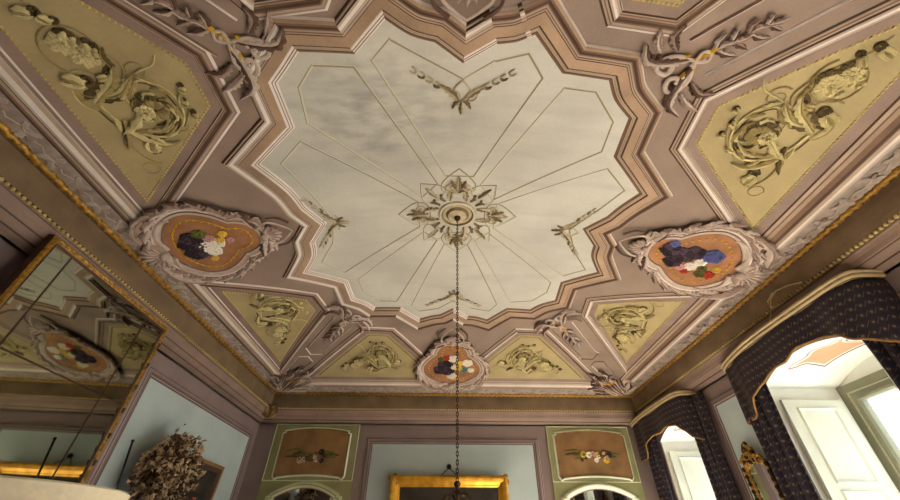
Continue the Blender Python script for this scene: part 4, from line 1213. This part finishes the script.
WNAME = {0: 'farther', 1: 'nearer', 2: 'added unseen'}
for wi, (y0, y1) in enumerate(WIN):
    yc = (y0 + y1) / 2
    # window: frame + panes (structure)
    mb = MB()
    zt = ZS
    fw = .25
    mb.box(XO, XO + .08, y0, y0 + fw, ZB + CZ, zt + CZ, FRAMEO); mb.box(XO, XO + .08, y1 - fw, y1, ZB + CZ, zt + CZ, FRAMEO)
    mb.box(XO, XO + .08, y0 + fw, y1 - fw, zt - .235 + CZ, zt + CZ, FRAMEO); mb.box(XO, XO + .08, y0 + fw, y1 - fw, ZB + CZ, ZB + .25 + CZ, FRAMEO)
    mb.box(XO + .01, XO + .07, yc - .06, yc + .06, ZB + .25 + CZ, zt - .235 + CZ, FRAMEO)
    for zz_ in (.62, -.35): mb.box(XO + .02, XO + .06, y0 + fw, y1 - fw, zz_ - .025 + CZ, zz_ + .025 + CZ, FRAMEO)
    mapW = lambda u, v, h: Vector((XO - h, u, v + CZ))
    strip(mb, boxp(y0 + fw, y1 - fw, ZB + .25, zt - .235), ([0, .02, .05, .06], [0, .03, .03, 0], [FRAMEO, FRAMEO, FRAMEO]), mapW, True, 3)
    strip(mb, boxp(y0 + .14, y1 - .14, ZB + .14, zt - .12), ([0, .012, .03], [0, .02, 0], [FRAMEL, FRAMEO]), mapW, True, 3)
    win = struct(mb.build('window_%d' % (wi + 1), smooth=False), '%s deep window with an olive grey frame on the right wall' % WNAME[wi], 'window')
    mb = MB(); fill(mb, boxp(y0 + fw, y1 - fw, ZB + .25, zt - .235), lambda u, v, h: Vector((XO + .04, u, v + CZ)), 0, GLASS, 5); mb.build('pane', win, smooth=False)
    # painted soffit
    mapS = lambda u, v, h: Vector((u, v, ZS + RISE * (1 - ((v - yc) / ((y1 - y0) / 2)) ** 2) + CZ - h))
    pk = [(4.62, yc + .42), (4.70, yc + .20), (4.66, yc + .06), (4.66, yc - .06), (4.70, yc - .20), (4.62, yc - .42), (4.75, yc - .30), (5.02, yc - .34), (5.06, yc), (5.02, yc + .34), (4.75, yc + .30)]
    pk = spline(pk, ['c', 's', 's', 's', 's', 'c', 's', 'c', 's', 'c', 's'], 4)
    mb = MB(); fill(mb, pk, mapS, .004, PEACH, .2); strip(mb, pk, ([.03, .042, .055], [.002, .008, .002], [BROWN, STUC]), mapS, True, .5); mb.build('soffit_painting', win)
    # jamb lining in white plaster
    mb = MB()
    for yy_ in (y0 + .003, y1 - .003):
        mb.add([(XR + .02, yy_, ZB + CZ), (XO, yy_, ZB + CZ), (XO, yy_, ZS + CZ), (XR + .02, yy_, ZS + CZ)], [(0, 1, 2, 3)], WHITEP)
    mb.build('reveal_lining', win, smooth=False)
    # arched inner edge of the recess
    # shutters folded against the reveals
    for sd, ysd in (('far', y1 - .10), ('near', y0 + .10)):
        if wi == 2: continue
        sg = -1 if sd == 'far' else 1
        root = thing('shutter', (4.5, ysd, ZB + CZ), 'cream panelled shutter folded back on the %s side of the %s window' % (sd, WNAME[wi]), 'shutter', 'cream window shutters')
        mb = MB(); yb_ = sorted((ysd, ysd - sg * .045))
        mb.box(4.50, 5.34, yb_[0], yb_[1], ZB + .03 + CZ, 1.63 + CZ, CREAM); bo = mb.build('board', root, smooth=False)
        mapSh = lambda u, v, h: Vector((u, ysd + sg * h, v + CZ))
        for (za, zb_) in [(.70, 1.49), (-.25, .55), (-1.2, -.4)]:
            mb = MB(); fill(mb, boxp(4.69, 5.14, za, zb_), mapSh, .003, CREAM, 1)
            strip(mb, boxp(4.69, 5.14, za, zb_), ([0, .015, .03, .045], [.003, .018, .024, 0], [CREAM, FRAMEO if False else CREAM, CREAM]), mapSh, True, 2); mb.build('raised_panel', bo, smooth=False)
    if wi == 2: continue
    # pelmet board
    if wi == 1: pth = [(4.425, 5.66), (4.34, 5.64), (4.25, 5.52), (4.16, 5.2), (4.09, 4.8), (4.06, 4.4), (4.06, 3.6), (4.065, 3.3), (4.09, 3.14), (4.16, 3.08), (4.425, 3.07)]
    else: pth = [(4.14, 8.905), (4.08, 8.6), (4.04, 8.1), (4.04, 7.5), (4.05, 7.0), (4.07, 6.82), (4.15, 6.74), (4.425, 6.72)]
    sp_ = smooth_path(pth, 60)
    root = thing('pelmet', (4.25, yc, 2.2 + CZ), 'cream moulded pelmet with a navy patterned valance over the %s window' % WNAME[wi], 'pelmet', 'pelmets with valances over the windows')
    mb = MB()
    nor, ms = miters(sp_, False)
    # make the outward side face the room (-x)
    sgo = 1 if ms[30][0] < 0 else -1
    pr = [(.0, 2.275, PELM), (.05, 2.275, PELM), (.055, 2.255, PELM), (.04, 2.24, PELMD), (.035, 2.235, PELM), (.04, 2.215, PELM), (.02, 2.20, PELMD), (.0, 2.195, PELM), (-.03, 2.195, PELM), (-.03, 2.275, None)]
    for q in range(len(pr) - 1):
        o0, z0, m_ = pr[q]; o1, z1, _ = pr[q + 1]
        mb.grid([[(p[0] + m[0] * sgo * o0, p[1] + m[1] * sgo * o0, z0 + CZ) for p, m in zip(sp_, ms)], [(p[0] + m[0] * sgo * o1, p[1] + m[1] * sgo * o1, z1 + CZ) for p, m in zip(sp_, ms)]], m_)
    mb.grid([[(p[0], p[1], 2.27 + CZ) for p in sp_], [(4.427, p[1], 2.27 + CZ) for p in sp_]], PELM)
    mb.build('pelmet_board', root)
    # valance
    if wi == 1: bz = [(5.70, 1.46), (5.40, 1.46), (5.28, 1.48), (5.05, 1.66), (4.82, 1.74), (4.66, 1.80), (4.48, 1.82), (4.26, 1.80), (4.02, 1.87), (3.75, 1.86), (3.55, 1.80), (3.36, 1.66), (3.12, 1.54), (3.0, 1.46)]
    else: bz = [(8.95, 1.50), (8.57, 1.52), (8.25, 1.74), (7.94, 1.82), (7.61, 1.81), (7.35, 1.83), (7.05, 1.79), (6.88, 1.66), (6.72, 1.52), (6.6, 1.46)]
    def zbot(y):
        for (ya, za), (yb2, zb2) in zip(bz, bz[1:]):
            if yb2 <= y <= ya:
                t = (ya - y) / (ya - yb2); t = t * t * (3 - 2 * t) * .5 + t * .5
                return za + (zb2 - za) * t
        return bz[0][1] if y > bz[0][0] else bz[-1][1]
    big = smooth_path(pth, 160); _, ms2 = miters(big, False); rows = []; uvs = []; arc = 0; bot = []
    arcs = [0]
    for a_, b_ in zip(big, big[1:]): arcs.append(arcs[-1] + (Vector(b_) - Vector(a_)).length)
    # return to the wall at the near end keeps falling towards the wall
    for r_ in range(13):
        t = r_ / 12; row = []; ur = []
        for i, p in enumerate(big):
            zb_ = zbot(p[1])
            if i > 140: zb_ = zbot(big[140][1]) - (i - 140) / 19 * .12
            z = 2.21 + (zb_ - 2.21) * t
            w_ = (.012 + .02 * t) * sin(arcs[i] * 9 + 1.5 * sin(arcs[i] * 2.3))
            row.append(Vector((p[0] + ms2[i][0] * sgo * (-.01 + w_), p[1] + ms2[i][1] * sgo * (-.01 + w_), z + CZ))); ur.append((arcs[i], z))
        rows.append(row); uvs.append(ur)
    va = fabric_sheet('valance', rows, root, uvs)
    mb = MB(); mb.tube([p + Vector((-.008, 0, 0)) for p in rows[-1]], .012, GTRIM, 6); mb.build('gold_braid', va)
    # curtains hanging at each side
    if wi == 1: cs = [(5.62, 5.02, 'far'), (3.56, 3.10, 'near')]
    else: cs = [(8.86, 8.40, 'far'), (7.05, 6.42, 'near')]
    for (ya, yb2, sd) in cs:
        root = thing('curtain', (4.32, (ya + yb2) / 2, .02), 'navy patterned curtain drawn to the %s side of the %s window' % (sd, WNAME[wi]), 'curtain', 'navy patterned curtains')
        rows = []; uvs = []
        nfold = 3.5
        for r_ in range(31):
            z = 2.15 - (2.15 + 1.47) * r_ / 30; row = []; ur = []
            pin = 1 - .12 * sin(pi * min(1, r_ / 30 * 1.2))
            for j in range(61):
                t = j / 60
                y = (ya + yb2) / 2 + (ya - yb2) * (.5 - t) * pin
                x = 4.30 + .055 * sin(2 * pi * nfold * t + .3 * sin(z * 2)) + .015 * sin(2 * pi * nfold * 2.3 * t + z)
                row.append(Vector((x, y, z + CZ))); ur.append((t * abs(ya - yb2) * 1.7 + wi, z))
            rows.append(row); uvs.append(ur)
        fabric_sheet('cloth', rows, root, uvs)

# ------------------------------------------------------------------ little gilt mirror between the windows, loose cable
root = thing('gilt_mirror', (XR, 5.95, .6 + CZ), 'small mirror with a crested gilt frame on the wall between the two windows', 'mirror')
mapG = lambda u, v, h: Vector((XR - .03 - .04 * max(0, v) - h, u - .05, v - .04 + CZ))
gp = [(5.76, -.3), (6.16, -.3), (6.16, .98), (6.10, 1.0), (6.03, 1.03), (5.96, 1.05), (5.89, 1.03), (5.82, 1.0), (5.76, .98)]
mb = MB(); fill(mb, gp, mapG, .01, MIRR2, .5); mb.build('mirror_glass', root, smooth=False)
mb = MB(); strip(mb, gp, ([0, .015, .04, .065, .07], [.01, .035, .04, .03, -.08], [GOLD, GOLD, BRONZE, BRONZE]), mapG, True, .2)
for i in range(30):
    t = i / 29
    for yy_ in (5.72, 6.20): mb.ball(mapG(yy_, -.3 + 1.3 * t, .035), .026 + .01 * (i % 2), BRONZE if i % 4 else GOLD, 6, 4)
mb.build('frame', root)
mb = MB()
for i in range(40):
    t = random.random(); w = (1 - t) * .2
    u = 5.96 + random.uniform(-1, 1) * w; v = 1.06 + t * .24
    mb.ball(mapG(u, v, .03 + .02 * random.random()), .028 + .014 * random.random(), GOLD if i % 3 == 0 else BRONZE, 6, 4)
for sg in (1, -1):
    curl(mb, (5.96 + sg * .17, 1.08), .07, 0, 1.3 * sg, .025, GOLD, .04, mf=mapG)
    leaf(mb, [(5.96, 1.1), (5.96 + sg * .06, 1.18), (5.96 + sg * .03, 1.27)], .05, GOLD, 3, .04, .03, .03, mf=mapG)
mb.build('crest', root)

mb = MB()
mb.tube([(4.17, 4.30, 2.36 + CZ), (4.14, 4.17, 2.45 + CZ), (4.13, 4.08, 2.56 + CZ), (4.13, 3.95, 2.60 + CZ), (4.13, 3.76, 2.56 + CZ), (4.15, 3.6, 2.50 + CZ)], .008, PELM, 6)
mb.tube([(4.15, 4.05, 2.44 + CZ), (4.13, 4.14, 2.47 + CZ), (4.12, 4.13, 2.55 + CZ), (4.13, 4.0, 2.61 + CZ)], .008, PELM, 6)
tag(mb.build('loose_cable'), 'thin pale loop of loose cable on the cornice above the nearer window', 'cable')

# ================================================================== LIGHT
w = bpy.data.worlds.new('World'); SC.world = w; w.use_nodes = True
bg = w.node_tree.nodes['Background']; bg.inputs['Color'].default_value = (0.86, 0.93, 1.0, 1); bg.inputs['Strength'].default_value = 1.7
for wi, (y0, y1) in enumerate(WIN):
    L = bpy.data.lights.new('window_portal', 'AREA'); L.shape = 'RECTANGLE'; L.size = y1 - y0; L.size_y = ZS - ZB
    L.cycles.is_portal = True
    o = bpy.data.objects.new('window_portal', L); COL.objects.link(o)
    o.location = (XO + .2, (y0 + y1) / 2, (ZS + ZB) / 2 + CZ); o.rotation_euler = (pi / 2, 0, pi / 2)

S = bpy.data.lights.new('sun', 'SUN'); S.energy = 58; S.angle = .009; S.color = (1.0, .985, .965)
o = bpy.data.objects.new('sun', S); COL.objects.link(o)
o.rotation_euler = Vector((-1.0, -.02, -.62)).to_track_quat('-Z', 'Y').to_euler(); o.location = (14, 5, 9)

cam = bpy.data.cameras.new('Camera'); co = bpy.data.objects.new('Camera', cam); COL.objects.link(co)
cam.sensor_width = 36; cam.lens = 381 / 900 * 36; cam.shift_x = -7.5 / 900; cam.clip_start = .05
co.location = (0, 0, CZ); co.rotation_euler = (math.radians(90 + 38.7), 0, math.radians(-1.7))
SC.camera = co
vs = SC.view_settings; vs.view_transform = 'Standard'; vs.look = 'None'; vs.exposure = 1.4; vs.gamma = 1.0; vs.use_curve_mapping = False
